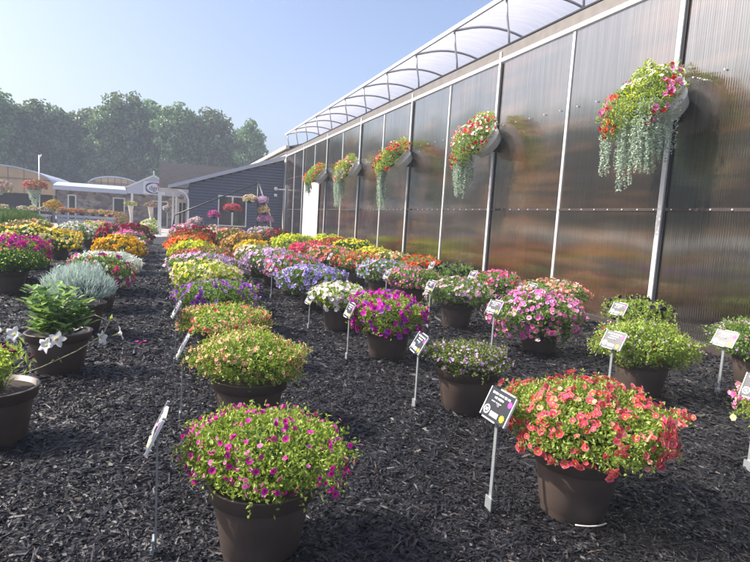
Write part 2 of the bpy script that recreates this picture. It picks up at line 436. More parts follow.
# mulch bed: a gently lumpy sheet
def hgt(x, y):
    return (.012*np.sin(x*3.1+1.3*np.sin(y*1.7))+.010*np.sin(y*4.3+1.1*x)+.006*np.sin(x*9.7+y*7.1)+.005*np.sin(x*17-y*13))*1.15
nx, ny = 190, 330
gx, gy = np.meshgrid(np.linspace(-11, 6.84, nx), np.linspace(-3.5, 31.5, ny), indexing='ij')
edge = np.minimum.reduce([np.clip((gx+11)/.3, 0, 1), np.clip((gy+3.5)/.3, 0, 1), np.clip((31.5-gy)/.3, 0, 1)])
gz = .03*edge+.002+hgt(gx, gy)*edge
V = np.stack([gx, gy, gz], -1).reshape(-1, 3); ii = np.arange(nx*ny).reshape(nx, ny)
F = np.stack([ii[:-1, :-1], ii[1:, :-1], ii[1:, 1:], ii[:-1, 1:]], -1).reshape(-1, 4)
mm, N_, L_, P_ = newmat('black_mulch')
tc = N_.new('ShaderNodeTexCoord'); mp = N_.new('ShaderNodeMapping'); mp.inputs['Scale'].default_value = (34, 62, 34); mp.inputs['Rotation'].default_value = (0, 0, .5)
vo = N_.new('ShaderNodeTexVoronoi'); vo.inputs['Scale'].default_value = 1; nz = N_.new('ShaderNodeTexNoise'); nz.inputs['Scale'].default_value = 3; nz.inputs['Detail'].default_value = 6
L_.new(tc.outputs['Object'], mp.inputs[0]); L_.new(tc.outputs['Object'], nz.inputs['Vector'])
mx = N_.new('ShaderNodeVectorMath'); mx.operation = 'ADD'; L_.new(mp.outputs[0], mx.inputs[0]); L_.new(nz.outputs['Color'], mx.inputs[1]); L_.new(mx.outputs[0], vo.inputs['Vector'])
r_ = ramp(N_, [(0, (.004, .004, .005)), (.5, (.010, .010, .013)), (1, (.022, .022, .027))]); L_.new(vo.outputs['Color'], r_.inputs[0]); L_.new(r_.outputs[0], P_.inputs['Base Color'])
P_.inputs['Roughness'].default_value = .6
bp = N_.new('ShaderNodeBump'); bp.inputs['Strength'].default_value = .9; bp.inputs['Distance'].default_value = .02
L_.new(vo.outputs['Distance'], bp.inputs['Height']); L_.new(bp.outputs[0], P_.inputs['Normal'])
struct(link('mulch_bed', npmesh('mulch_bed', V, F, smooth=True), mm))
# loose bark shreds, denser near where one stands
def chips():
    rng = np.random.default_rng(3)
    pts = []
    for (d0, d1, dens) in [(0.6, 3.2, 3800), (3.2, 5, 2100), (5, 8, 900), (8, 13, 380), (13, 24, 120)]:
        n = int(dens*math.pi*(d1**2-d0**2)*.27)
        th = rng.uniform(YAW-rad(47), YAW+rad(47), n); d = np.sqrt(rng.uniform(d0**2, d1**2, n))
        p = np.stack([d*np.sin(th), d*np.cos(th), np.full(n, (d0+d1)/2)], 1); pts.append(p[(p[:, 0] < 6.75) & (p[:, 0] > -9)])
    p = np.concatenate(pts); n = len(p); sc = np.clip(p[:, 2]/4, .8, 2.6)**.75
    z = .034+hgt(p[:, 0], p[:, 1])+rng.uniform(-.004, .014, n)
    az = rng.uniform(0, 6.283, n)+rng.normal(size=n)*.2; el = rng.normal(size=n)*.22; roll = rng.normal(size=n)*.45
    ax = np.stack([np.cos(az)*np.cos(el), np.sin(az)*np.cos(el), np.sin(el)], 1)
    s0 = nrm(np.cross(ax, np.array([0, 0, 1.]))); n0 = np.cross(s0, ax)
    sdv = s0*np.cos(roll)[:, None]+n0*np.sin(roll)[:, None]; nv = -s0*np.sin(roll)[:, None]+n0*np.cos(roll)[:, None]
    ln = (rng.gamma(2.2, .016, n)+.018)*sc; wd = rng.uniform(.005, .016, n)*sc; th = rng.uniform(.002, .006, n)*sc
    big = rng.random(n) < .02; ln = np.where(big, ln*1.8, ln); wd = np.where(big, wd*1.5, wd)
    c = np.stack([p[:, 0], p[:, 1], z], 1); vs = []
    for (u, b, q) in [(-1, -.6, 0), (-.8, .7, .3), (1, .5, 0), (.8, -.8, .2), (-.2, -1, 1), (.15, 1, 1.1)]:
        vs.append(c+ax*(ln*u*.5*rng.uniform(.8, 1.1, n))[:, None]+sdv*(wd*b*.5*rng.uniform(.7, 1.2, n))[:, None]+nv*(th*q)[:, None])
    V = np.stack(vs, 1).reshape(-1, 3); i = np.arange(n)[:, None, None]*6
    f = np.array([[0, 4, 1], [1, 4, 5], [5, 4, 3], [5, 3, 2], [1, 5, 2], [0, 3, 4]])[None]
    m, N, L, P = newmat('bark_shreds')
    gi = N.new('ShaderNodeNewGeometry')
    r = ramp(N, [(0, (.005, .005, .007)), (.6, (.013, .013, .017)), (.93, (.024, .024, .030)), (.988, (.045, .037, .033)), (1, (.12, .09, .068))])
    L.new(gi.outputs['Random Per Island'], r.inputs[0]); L.new(r.outputs[0], P.inputs['Base Color']); P.inputs['Roughness'].default_value = .52
    P.inputs['Specular IOR Level'].default_value = .35
    o = link('mulch', npmesh('mulch', V, (i+f).reshape(-1, 3)), m); o['kind'] = 'stuff'
    o['label'] = 'black shredded bark mulch covering the ground between the pots'
chips()

# ------------------------------------------------------------------ greenhouse with bronze panels
WX = 6.8; PY = [6.04+2.3*k for k in range(-4, 13)]      # post positions; last 33.64
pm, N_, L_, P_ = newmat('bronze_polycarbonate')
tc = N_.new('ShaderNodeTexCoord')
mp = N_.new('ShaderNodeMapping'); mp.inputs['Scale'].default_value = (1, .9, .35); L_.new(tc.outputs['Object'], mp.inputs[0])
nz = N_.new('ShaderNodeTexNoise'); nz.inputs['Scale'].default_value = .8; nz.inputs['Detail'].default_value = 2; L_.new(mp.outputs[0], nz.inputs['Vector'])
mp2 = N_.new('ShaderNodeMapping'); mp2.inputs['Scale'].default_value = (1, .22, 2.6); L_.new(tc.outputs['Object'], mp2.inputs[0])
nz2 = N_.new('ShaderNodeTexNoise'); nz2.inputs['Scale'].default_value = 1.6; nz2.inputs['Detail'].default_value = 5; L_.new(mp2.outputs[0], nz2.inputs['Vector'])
r_ = ramp(N_, [(.35, (.012, .009, .008)), (.5, (.022, .014, .010)), (.60, (.070, .036, .018)), (.78, (.14, .070, .032))])  # warm streaks put into the colour for the blurred interior glow behind
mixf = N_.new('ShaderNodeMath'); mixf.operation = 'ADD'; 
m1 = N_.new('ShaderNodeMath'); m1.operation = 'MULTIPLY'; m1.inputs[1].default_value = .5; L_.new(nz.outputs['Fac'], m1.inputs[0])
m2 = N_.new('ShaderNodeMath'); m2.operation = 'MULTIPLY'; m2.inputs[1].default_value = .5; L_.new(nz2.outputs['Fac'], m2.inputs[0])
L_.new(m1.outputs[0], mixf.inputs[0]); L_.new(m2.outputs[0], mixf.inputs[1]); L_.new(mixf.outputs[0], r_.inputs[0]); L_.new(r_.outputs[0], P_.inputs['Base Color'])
P_.inputs['Roughness'].default_value = .3; P_.inputs['Specular IOR Level'].default_value = .3
P_.inputs['IOR'].default_value = 1.65
bp = N_.new('ShaderNodeBump'); bp.inputs['Strength'].default_value = .45; bp.inputs['Distance'].default_value = .02
L_.new(nz.outputs['Fac'], bp.inputs['Height'])
wv = N_.new('ShaderNodeTexWave'); wv.bands_direction = 'Y'; wv.inputs['Scale'].default_value = 9; L_.new(tc.outputs['Object'], wv.inputs['Vector'])
bp2 = N_.new('ShaderNodeBump'); bp2.inputs['Strength'].default_value = .35; bp2.inputs['Distance'].default_value = .002
L_.new(wv.outputs['Fac'], bp2.inputs['Height']); L_.new(bp.outputs[0], bp2.inputs['Normal']); L_.new(bp2.outputs[0], P_.inputs['Normal'])
gls = N_.new('ShaderNodeBsdfGlossy'); gls.inputs['Color'].default_value = (.87, .89, .82, 1); gls.inputs['Roughness'].default_value = .06
L_.new(bp2.outputs[0], gls.inputs['Normal'])
lw = N_.new('ShaderNodeLayerWeight'); lw.inputs['Blend'].default_value = .45
fm_ = N_.new('ShaderNodeMapRange'); fm_.inputs[3].default_value = .18; fm_.inputs[4].default_value = .56; L_.new(lw.outputs['Facing'], fm_.inputs[0])
mp3 = N_.new('ShaderNodeMapping'); mp3.inputs['Scale'].default_value = (1, 22, .35); L_.new(tc.outputs['Object'], mp3.inputs[0])
nz3 = N_.new('ShaderNodeTexNoise'); nz3.inputs['Scale'].default_value = 1.5; nz3.inputs['Detail'].default_value = 6; nz3.inputs['Roughness'].default_value = .65; L_.new(mp3.outputs[0], nz3.inputs['Vector'])
mr3 = N_.new('ShaderNodeMapRange'); mr3.inputs[1].default_value = .3; mr3.inputs[2].default_value = .7; mr3.inputs[3].default_value = .78; mr3.inputs[4].default_value = 1.2; L_.new(nz3.outputs[0], mr3.inputs[0])
mm3 = N_.new('ShaderNodeMath'); mm3.operation = 'MULTIPLY'; mm3.use_clamp = True; L_.new(fm_.outputs[0], mm3.inputs[0]); L_.new(mr3.outputs[0], mm3.inputs[1])
mg = N_.new('ShaderNodeMixShader'); L_.new(mm3.outputs[0], mg.inputs[0]); L_.new(P_.outputs[0], mg.inputs[1]); L_.new(gls.outputs[0], mg.inputs[2])
L_.new(mg.outputs[0], N_['Material Output'].inputs[0])
gh = empty('greenhouse', (WX, 13, 0), 'long greenhouse with bronze ribbed plastic side wall and clear arched roof', 'greenhouse')
def ghp(name, mb, m):
    o = mb.build(name, m); o.parent = gh; o.matrix_parent_inverse = Matrix.Translation((-WX, -13, 0)); return o
for k in range(len(PY)-1):
    y0, y1 = PY[k], PY[k+1]
    # slightly bowed sheet between fixings
    nu, nv = 14, 26; vs = []; fs = []
    rr = random.Random(k); am = rr.uniform(.006, .014)
    for a in range(nu+1):
        for c in range(nv+1):
            u = a/nu; v = c/nv; z = .16+(5.1-.16)*v
            bow = am*math.sin(u*math.pi)*math.cos(v*math.pi*3+rr.random()*.01)
            vs.append((WX+bow, y0+.03+(y1-y0-.06)*u, z))
    for a in range(nu):
        for c in range(nv):
            i0 = a*(nv+1)+c; fs.append((i0, i0+1, i0+nv+2, i0+nv+1))
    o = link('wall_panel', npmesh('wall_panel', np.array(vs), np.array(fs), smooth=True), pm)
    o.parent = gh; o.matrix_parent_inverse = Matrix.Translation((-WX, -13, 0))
for k, y in enumerate(PY):
    if k % 2 == 0:
        ghp('post', MB().bb((WX-.055, y-.015, .02), (WX-.01, y+.06, 5.34)), M['alu'])
        ghp('post_dark_line', MB().bb((WX-.025, y-.05, .02), (WX-.008, y-.018, 5.09)), M['metalshade'])  # dark strip stands in for the reflection line beside the post
    else:
        ghp('seam_strip', MB().bb((WX-.022, y-.03, .02), (WX-.002+.004, y+.03, 5.12)), M['alu'])
YA, YB = PY[0], PY[-1]
ghp('baseboard', MB().bb((WX-.045, YA, 0), (WX+.02, YB, .15)), M['base'])
ghp('end_wall', MB().bb((WX+.02, YB-.02, 0), (WX+9, YB+.02, 5.4)), M['siding'])
ghp('end_wall', MB().bb((WX+.02, YA-.02, 0), (WX+9, YA+.02, 5.4)), M['siding'])
ghp('floor', MB().bb((WX+.03, YA, 0), (WX+9, YB, .02)), M['gravel'])
ghp('gutter_lip', MB().bb((WX-.05, YA, 5.12), (WX+.03, YB, 5.20)), M['alu'])
ghp('gutter', MB().bb((WX-.03, YA, 5.213), (WX+.2, YB, 5.42)), M['gutter'])
ghp('gutter_edge', MB().bb((WX-.045, YA, 5.424), (WX+.2, YB, 5.455)), M['metalshade'])
for zz in (1.93, 3.75):      # screw heads along both girts
    sc = MB(); y = YA+.2
    while y < YB:
        for q in (0,): sc.box((WX-.022, y, zz), (.02, .02, .02))
        y += .305 if zz < 2 else .46
    o = ghp('screw_heads', sc, M['alu']); o['kind'] = 'stuff'
for zz in (1.93,):
    ghp('girt', MB().bb((WX-.018, YA, zz-.022), (WX-.004, YB, zz+.022)), M['base'])
# arched roof: hoops, uprights, film
fm, N_, L_, P_ = newmat('greenhouse_film')
tr = N_.new('ShaderNodeBsdfTransparent'); tl = N_.new('ShaderNodeBsdfTranslucent'); tl.inputs[0].default_value = (.70, .69, .74, 1)
df = N_.new('ShaderNodeBsdfDiffuse'); df.inputs[0].default_value = (.70, .69, .74, 1)
gl = N_.new('ShaderNodeBsdfGlossy'); gl.inputs[1].default_value = .2
m0 = N_.new('ShaderNodeMixShader'); m0.inputs[0].default_value = .45; L_.new(tl.outputs[0], m0.inputs[1]); L_.new(df.outputs[0], m0.inputs[2])
ma = N_.new('ShaderNodeMixShader'); ma.inputs[0].default_value = .12; L_.new(m0.outputs[0], ma.inputs[1]); L_.new(gl.outputs[0], ma.inputs[2])
mb_ = N_.new('ShaderNodeMixShader')
tcf = N_.new('ShaderNodeTexCoord'); mpf = N_.new('ShaderNodeMapping'); mpf.inputs['Scale'].default_value = (.4, 3.5, 1); L_.new(tcf.outputs['Object'], mpf.inputs[0])
nf = N_.new('ShaderNodeTexNoise'); nf.inputs['Scale'].default_value = 2.5; nf.inputs['Detail'].default_value = 4; L_.new(mpf.outputs[0], nf.inputs['Vector'])
rf = ramp(N_, [(.3, (.62, .62, .62)), (.7, (.84, .84, .84))]); L_.new(nf.outputs[0], rf.inputs[0]); L_.new(rf.outputs[0], mb_.inputs[0])
L_.new(tr.outputs[0], mb_.inputs[1]); L_.new(ma.outputs[0], mb_.inputs[2]); L_.new(mb_.outputs[0], N_['Material Output'].inputs[0])
def arc(x):                                        # height of the roof curve
    v = max(0, x-WX); return 6.5+.44*v-.168*v*v
xs = [WX-.05+.26*i for i in range(17)]
for y in [6.04+2.3*k for k in range(-4, 13)]:
    ghp('roof_hoop', MB().tube([(x, y, arc(x)-.05) for x in xs], .032, 6), M['pipe'])
    ghp('roof_upright', MB().tube([(WX+.14, y, 5.4), (WX+.10, y, 5.75), (WX+.02, y, 6.1), (WX-.03, y, 6.46)], .026, 6), M['pipe'])
vs = []; fs = []; nyy = 80
for j in range(nyy+1):
    y = YA+(YB+.4-YA)*j/nyy
    for i, x in enumerate(xs): vs.append((x, y, arc(x)+.012*math.sin(j*2.1+i)))
for j in range(nyy):
    for i in range(len(xs)-1):
        a = j*len(xs)+i; fs.append((a, a+1, a+1+len(xs), a+len(xs)))
o = link('roof_film', npmesh('roof_film', np.array(vs), np.array(fs), smooth=True), fm); o.parent = gh; o.matrix_parent_inverse = Matrix.Translation((-WX, -13, 0))
ghp('roof_edge', MB().bb((WX-.11, YA, 6.43), (WX-.05, YB+.4, 6.53)), M['alu'])
ghp('roof_purlin', MB().tube([(WX+3.3, YA, arc(WX+3.3)-.1), (WX+3.3, YB, arc(WX+3.3)-.1)], .03, 6), M['pipe'])
# white ribbed door on the wall
dr = MB().bb((WX-.07, 25.5, .05), (WX-.055, 28.5, 3.4))
for i in range(22): dr.bb((WX-.082, 25.5, .1+i*.15), (WX-.07, 28.5, .1+i*.15+.135))
dd = dr.build('sliding_door', M['door']); tag(dd, 'white ribbed panel door standing against the bronze greenhouse wall', 'door')

# ------------------------------------------------------------------ wall tubs
def basket(y, label, seed, mix, tilt=-52, wide=.35, xr=.48, tl=1.0, fat=1.0):
    t = empty('wall_planter', (WX, y, 3.3), label, 'wall planter', 'planted metal tubs hung tilted on the greenhouse wall')
    rng = np.random.default_rng(seed)
    ang = math.radians(tilt)                       # local +Z leans towards -X
    rot = Matrix.Rotation(ang, 3, 'Y')
    cen = Vector((-.43, 0, .20))
    tub = MB().lathe([(0, -.36), (.30, -.36), (.315, -.35), (.36, -.2), (.372, -.19), (.365, -.18), (.40, -.03), (.418, -.02), (.418, 0), (.40, 0), (.385, -.06), (0, -.06)], 36)
    o = tub.build('tub', M['steel'], t); o.location = cen; o.rotation_euler = (0, ang, 0)
    h = MB().tube([(.34+.11*math.sin(q*math.pi/8), -.12+.24*q/8, -.12) for q in range(9)], .012, 6).build('handle', M['steel'], o)
    MB().bb((-.14, -.025, -.1), (-.03, .025, .30)).build('bracket', M['metalshade'], t)
    R3 = np.array(rot); cen_ = np.array(cen)
    def xf(P): return P@R3.T+cen_
    # local x axis (1,0,0) -> points up-wall/down ; choose mound shifted to the low side
    parts = []; n = 5200
    P, N = dome(n, .64, .40*fat, -.1, seed, rng, .50*fat, .2, .35); P[:, 0] -= .16; P[:, 2] += .02
    P, N = xf(P), N@R3.T; P = P[P[:, 0] < -.03]; N = N[:len(P)]
    V, F = leaves(P, N, .045, .024, rng); parts.append((V, F, 0, None))
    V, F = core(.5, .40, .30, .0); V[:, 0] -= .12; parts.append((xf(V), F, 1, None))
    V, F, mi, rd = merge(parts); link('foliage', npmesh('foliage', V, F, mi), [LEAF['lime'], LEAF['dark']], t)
    parts = []; mats = []
    for bi, (key, r, cnt) in enumerate(mix):
        P, N = dome(cnt*3, .66, .42, 0, seed, rng, .52, .16, .04); P[:, 0] -= .16
        f = np.random.default_rng(seed+bi*3).normal(size=3)*5
        cl = np.sin(P@f+bi)+rng.normal(size=len(P))*.35; ix = np.argsort(-cl)[:cnt]
        P, N = xf(P[ix]), N[ix]@R3.T; V, F, rd = discs(P, N, r, rng); parts.append((V, F, len(mats), rd)); mats.append(BL[key])
    V, F, mi, rd = merge(parts); o = link('flowers', npmesh('flowers', V, F, mi, rd), mats, t); o['kind'] = 'stuff'
    # trailing silver strands
    Ps = []
    st = MB()
    lobes = rng.uniform(.55, 1.0, 5)
    for k in range(int(84*(wide+.2)/.55)):
        a = rng.uniform(-wide, wide); x0 = -.93+rng.uniform(0, xr)
        L = (.50+.66*lobes[int((a+wide)/(2*wide)*4.99)])*tl*rng.uniform(.75, 1.05)*(1.05 if x0 < -.7 else .85)
        z0 = .02+(x0+.95)*.1; m_ = int(L/.022); s = np.linspace(0, 1, m_)
        cx = x0-.05*np.sin(s*3)+.015*np.sin(s*9+k); cy = a+.02*np.sin(s*7+k*2)+rng.uniform(-.05, .05)*s; cz = z0-L*s
        q = np.stack([cx, cy, cz], 1); Ps.append(np.repeat(q, 3, 0)+rng.normal(size=(m_*3, 3))*(.019*(1.15-np.repeat(s, 3)*.7))[:, None])
    P = np.concatenate(Ps); N = nrm(rng.normal(size=P.shape)+np.array([-.5, -.2, .4]))
    V, F = leaves(P, N, .030, .028, rng, .9, -.1)
    link('trailing_foliage', npmesh('trailing_foliage', V, F), LEAF['dichondra'], t)
basket(6.04, 'nearest tilted wall tub with red, white and pink flowers and the longest silver trailing foliage', 11,
       [('chart', .010, 420), ('red', .042, 64), ('white', .032, 110), ('pink', .045, 34)], wide=.42, xr=.6)
basket(10.64, 'second nearest tilted wall tub, its rim bare below red and white flowers', 23,
       [('chart', .010, 420), ('red', .042, 60), ('white', .032, 130), ('coral', .032, 50)], -56, .20, .34, 1.0, .9)
basket(15.24, 'middle tilted wall tub with a mass of red flowers beside yellow green foliage', 37,
       [('chart', .015, 320), ('red', .05, 90), ('white', .03, 26)], -47, .13, .22, 1.25, .85)
basket(19.84, 'tilted wall tub second farthest away, with few pink and orange flowers', 41,
       [('chart', .015, 260), ('salmon', .045, 34), ('palepink', .04, 36)], -58, .26, .4, 1.15, .75)
basket(24.44, 'farthest tilted wall tub, in front of the white panel door', 53,
       [('chart', .015, 300), ('orangered', .045, 80), ('salmon', .04, 20)], -50, .16, .25, .7, .85)

# ------------------------------------------------------------------ pots
def gy_(i): return 2.2+1.6*i
P_ALL = []
def row(X, i, label, leaf, blooms, dx=0, dy=0, **k):
    P_ALL.append((X+dx, gy_(i)+dy)); plant(None, X+dx, gy_(i)+dy, label, leaf, blooms, seed=len(P_ALL)*13+int(abs(X)*7), **k)
B, CC, DD, EE, AA, ZZ = .5, 2.2, 4.05, 5.75, -.95, -2.6
# row beside the path (right of it)
row(B, 0, 'lime leaved mound with small magenta flowers, nearest pot at the bottom of the picture', 'lime', [('magenta', .017, 150), ('pink', .012, 80)], dia=.75, ht=.25, individual=80, dx=-.09, dy=.07, ps=.95)
row(B, 1, 'wide mound dotted with small cream and peach flowers, directly behind the nearest pot', 'lime', [('peach', .013, 330), ('salmon', .012, 60)], dia=.80, ht=.29, dx=.06, dy=-.05)
row(B, 2, 'flat topped green mound with peach flowers, between the cream and the violet mounds', 'lime', [('peach', .018, 260), ('coral', .02, 40)], dia=.92, ht=.20, dx=.07)
row(B, 3, 'trailing plant of violet flowers with grey green leaves, spilling left over the path edge', 'green', [('purple', .028, 150), ('lilac', .026, 60)], dia=1.12, ht=.28, lo=-.5, dx=.1)
row(B, 4, 'mound of yellow flowers over violet ones beside the path', 'lime', [('paleyellow', .026, 330), ('chart', .026, 160), ('lilac', .024, 50)], dia=1.08, ht=.38, dx=.08, dy=-.35)
row(B, 5, 'wide mound of lilac pink petunias beside the path', 'green', [('lilac', .034, 330), ('palepink', .032, 140)], dia=1.35, ht=.33, lo=-.5, dx=.12)
row(B, 6, 'mound of dusky brick red flowers between lilac pink and lime yellow ones', 'olive', [('brick', .028, 420), ('salmon', .025, 60)], dia=1.35, ht=.38, dx=.3)
row(B, 7, 'low mound of bright lime yellow flowers next to orange ones', 'lime', [('chart', .032, 460), ('yellow', .03, 160)], dia=1.2, ht=.40, dx=.12)
row(B, 8, 'mound of vivid orange flowers beside the path', 'green', [('orange', .04, 420), ('orangered', .036, 160)], dia=1.3, ht=.44, dx=.08)
row(B, 9, 'mound of rusty brown flowers between the orange and the dark red mounds', 'bronze', [('rust', .034, 460)], dia=1.25, ht=.50, dx=.14)
row(B, 10, 'high dome of dark red flowers near the end of the path, on its right', 'deep', [('burgundy', .036, 700), ('red', .034, 120)], dia=1.5, ht=.60, dx=.3)
row(B, 12, 'pink and lilac mound at the far end of the row beside the path', 'green', [('pink', .035, 300), ('palepink', .034, 260)], dia=1.4, ht=.58, dx=.2)
# second row
row(CC, 0, 'big coral red calibrachoa mound with yellow throated flowers, nearest pot right of centre', 'lime', [('coral', .0215, 560), ('salmon', .017, 90)], dia=.93, ht=.31, individual=100, dx=-.135, dy=0, lo=-.3, ps=.97, shift=(.05, 0))
row(CC, 1, 'small low mound of tiny lavender flowers in a clearly visible brown pot', 'olive', [('lilac', .012, 260), ('palepink', .009, 90)], dia=.73, ht=.17, dx=.1, dy=-.06)
row(CC, 2, 'magenta purple petunias cascading over the front of their pot', 'lime', [('purplemag', .034, 190), ('magenta', .03, 50), ('purple', .03, 40)], dia=.90, ht=.34, lo=-.5, dx=.08, individual=80, amp=.16)
row(CC, 3, 'white and blush petunias in front of a lavender blue mound', 'lime', [('blush', .034, 180), ('white', .03, 80)], dia=.86, ht=.24, lo=-.5, dx=.02)
row(CC, 4, 'wide dome thick with lavender blue petunias', 'green', [('lavender', .034, 420)], dia=1.18, ht=.36, lo=-.55, dx=.05, dy=-.1)
row(CC, 5, 'mound mixing hot pink, red and lilac petunias, behind the lavender blue dome', 'green', [('hotpink', .034, 130), ('lilac', .032, 170)], dia=1.1, ht=.36, lo=-.4, dx=.05)
row(CC, 6, 'broad mound of pink lavender petunias left of the hot pink one', 'green', [('lilac', .034, 330), ('palepink', .03, 160)], dia=1.35, ht=.42, lo=-.6, dx=-.05, dy=-.3)
row(CC, 7, 'blush pink and pale yellow mound trailing down its left side', 'green', [('palepink', .034, 260), ('paleyellow', .03, 180)], dia=1.35, ht=.40, lo=-.6, dx=-.1, dy=-.2)
row(CC, 8, 'small bright yellow mound right of the path row, next to a bronze gold one', 'green', [('gold', .034, 380), ('yellow', .03, 160)], dia=1.05, ht=.40, dx=.02)
row(CC, 9, 'bronze gold chrysanthemum dome in front of the blue building window', 'bronze', [('bronzy', .032, 520), ('gold', .028, 120)], dia=1.35, ht=.52, dx=-.1)
row(CC, 11, 'dusty pink and brown mound below the left end of the blue wall window', 'olive', [('brick', .034, 160), ('palepink', .034, 240), ('bronzy', .03, 160)], dia=1.6, ht=.56, dx=-.05)
row(CC, 13, 'pale pink mound at the far end, at the foot of the blue wall', 'green', [('palepink', .036, 320), ('salmon', .034, 120)], dia=1.5, ht=.50, dx=-.35)
# third row
row(DD, 0, 'pink and yellow flowered plant cut by the right edge, nearest one there', 'lime', [('pink', .024, 150), ('paleyellow', .022, 90)], dia=1.05, ht=.20, lo=-.7, dx=.12, shift=(-.04, .02))
row(DD, 1, 'large dense green mound with few dusky pink flowers, on a pot leaning in shade', 'lime', [('palepink', .009, 90), ('burgundy', .014, 22), ('lilac', .010, 50)], dia=.96, ht=.34, lo=-.5, dx=.16, dy=-.02)
row(DD, 2, 'tall spreading plant of big bright pink petunias, hanging down the left side', 'green', [('pink', .036, 260), ('palepink', .030, 110), ('lilac', .03, 40)], dia=1.16, ht=.36, lo=-.7, dx=.25, amp=.2, individual=80, leafsize=.034, shift=(-.05, 0))
row(DD, 3, 'loose green mound with pale pink flowers, directly left of the bright pink petunias', 'green', [('palepink', .026, 190), ('lilac', .022, 50)], dia=1.08, ht=.34, lo=-.4, dx=-.02)
row(DD, 4, 'green mound of small rose pink flowers, just behind the magenta purple one', 'green', [('pink', .022, 200), ('salmon', .020, 120)], dia=1.08, ht=.36, dx=.0)
row(DD, 5, 'grey green mound with pale blue flowers, right of the lavender blue dome', 'green', [('blue', .026, 150), ('lilac', .024, 140)], dia=1.15, ht=.36, lo=-.4, dx=.0)
row(DD, 6, 'mound mixing red and coral orange flowers with green, behind the lavender blue dome', 'green', [('red', .03, 90), ('orangered', .032, 130), ('salmon', .03, 100)], dia=1.25, ht=.38, dx=.05)
row(DD, 7, 'mound of salmon, orange and pink petunias', 'green', [('salmon', .034, 260), ('pink', .032, 80), ('orangered', .03, 80)], dia=1.3, ht=.42, dx=-.1)
row(DD, 8, 'rounded mound of rose red flowers in front of a chartreuse one', 'green', [('hotpink', .036, 460), ('coral', .034, 120)], dia=1.3, ht=.42, dx=-.2)
row(DD, 10, 'bright chartreuse yellow dome directly left of the white panel door foot', 'lime', [('chart', .032, 800)], dia=1.6, ht=.55, dx=.0)
row(DD, 12, 'dark red dome left of the chartreuse one, in front of the basket rack', 'deep', [('burgundy', .036, 620)], dia=1.35, ht=.55, dx=-.05)
row(DD, 14, 'lavender and pink mound behind the bronze gold dome', 'green', [('lilac', .036, 260), ('palepink', .034, 200)], dia=1.5, ht=.55, dx=-.1)
# row along the greenhouse wall
row(EE, 1, 'green plant with trailing dusty pink flowers against the wall, cut by the right edge', 'green', [('lilac', .012, 70), ('pink', .013, 70)], dia=.98, ht=.33, lo=-.5, dx=.10, shift=(-.02, 0))
row(EE, 2, 'green mound with nearly black petunias at the foot of the greenhouse wall, right of centre', 'lime', [('black', .034, 90)], dia=.82, ht=.30, dx=.10)
row(EE, 3, 'salmon pink mound whose top shows behind the bright pink petunias', 'green', [('salmon', .028, 240), ('palepink', .026, 120)], dia=1.1, ht=.34, dx=-.02)
row(EE, 4, 'rose pink flowered plant against the wall, between bright pink and black ones', 'green', [('hotpink', .028, 140), ('pink', .028, 120)], dia=1.1, ht=.33, lo=-.6, dx=.05)
row(EE, 5, 'small dark green plant with black flowers against the wall, behind the pale pink mound', 'green', [('black', .032, 110)], dia=1.0, ht=.32, dx=.02)
row(EE, 6, 'mound of vivid orange red flowers against the wall', 'green', [('orangered', .036, 230)], dia=1.15, ht=.36, dx=-.02)
row(EE, 7, 'pale yellow and pink mound left of the orange red one by the wall', 'olive', [('paleyellow', .03, 180), ('salmon', .03, 120)], dia=1.1, ht=.34, dx=-.08)
row(EE, 8, 'low mound of lemon yellow flowers by the wall, below the gold green dome', 'lime', [('yellow', .034, 330)], dia=1.2, ht=.36, dx=-.06)
row(EE, 9, 'large gold and green chrysanthemum dome against the wall, right of a rust coloured one', 'deep', [('chart', .026, 330), ('yellow', .03, 260)], dia=1.5, ht=.52, dx=-.12)
row(EE, 10, 'rust coloured dome between two yellow green domes by the wall', 'bronze', [('rust', .03, 420), ('orangered', .028, 120)], dia=1.25, ht=.50, dx=-.2)
row(EE, 11, 'bright lime green dome by the wall, right of the white panel door foot', 'lime', [('chart', .028, 520)], dia=1.4, ht=.54, dx=-.1)
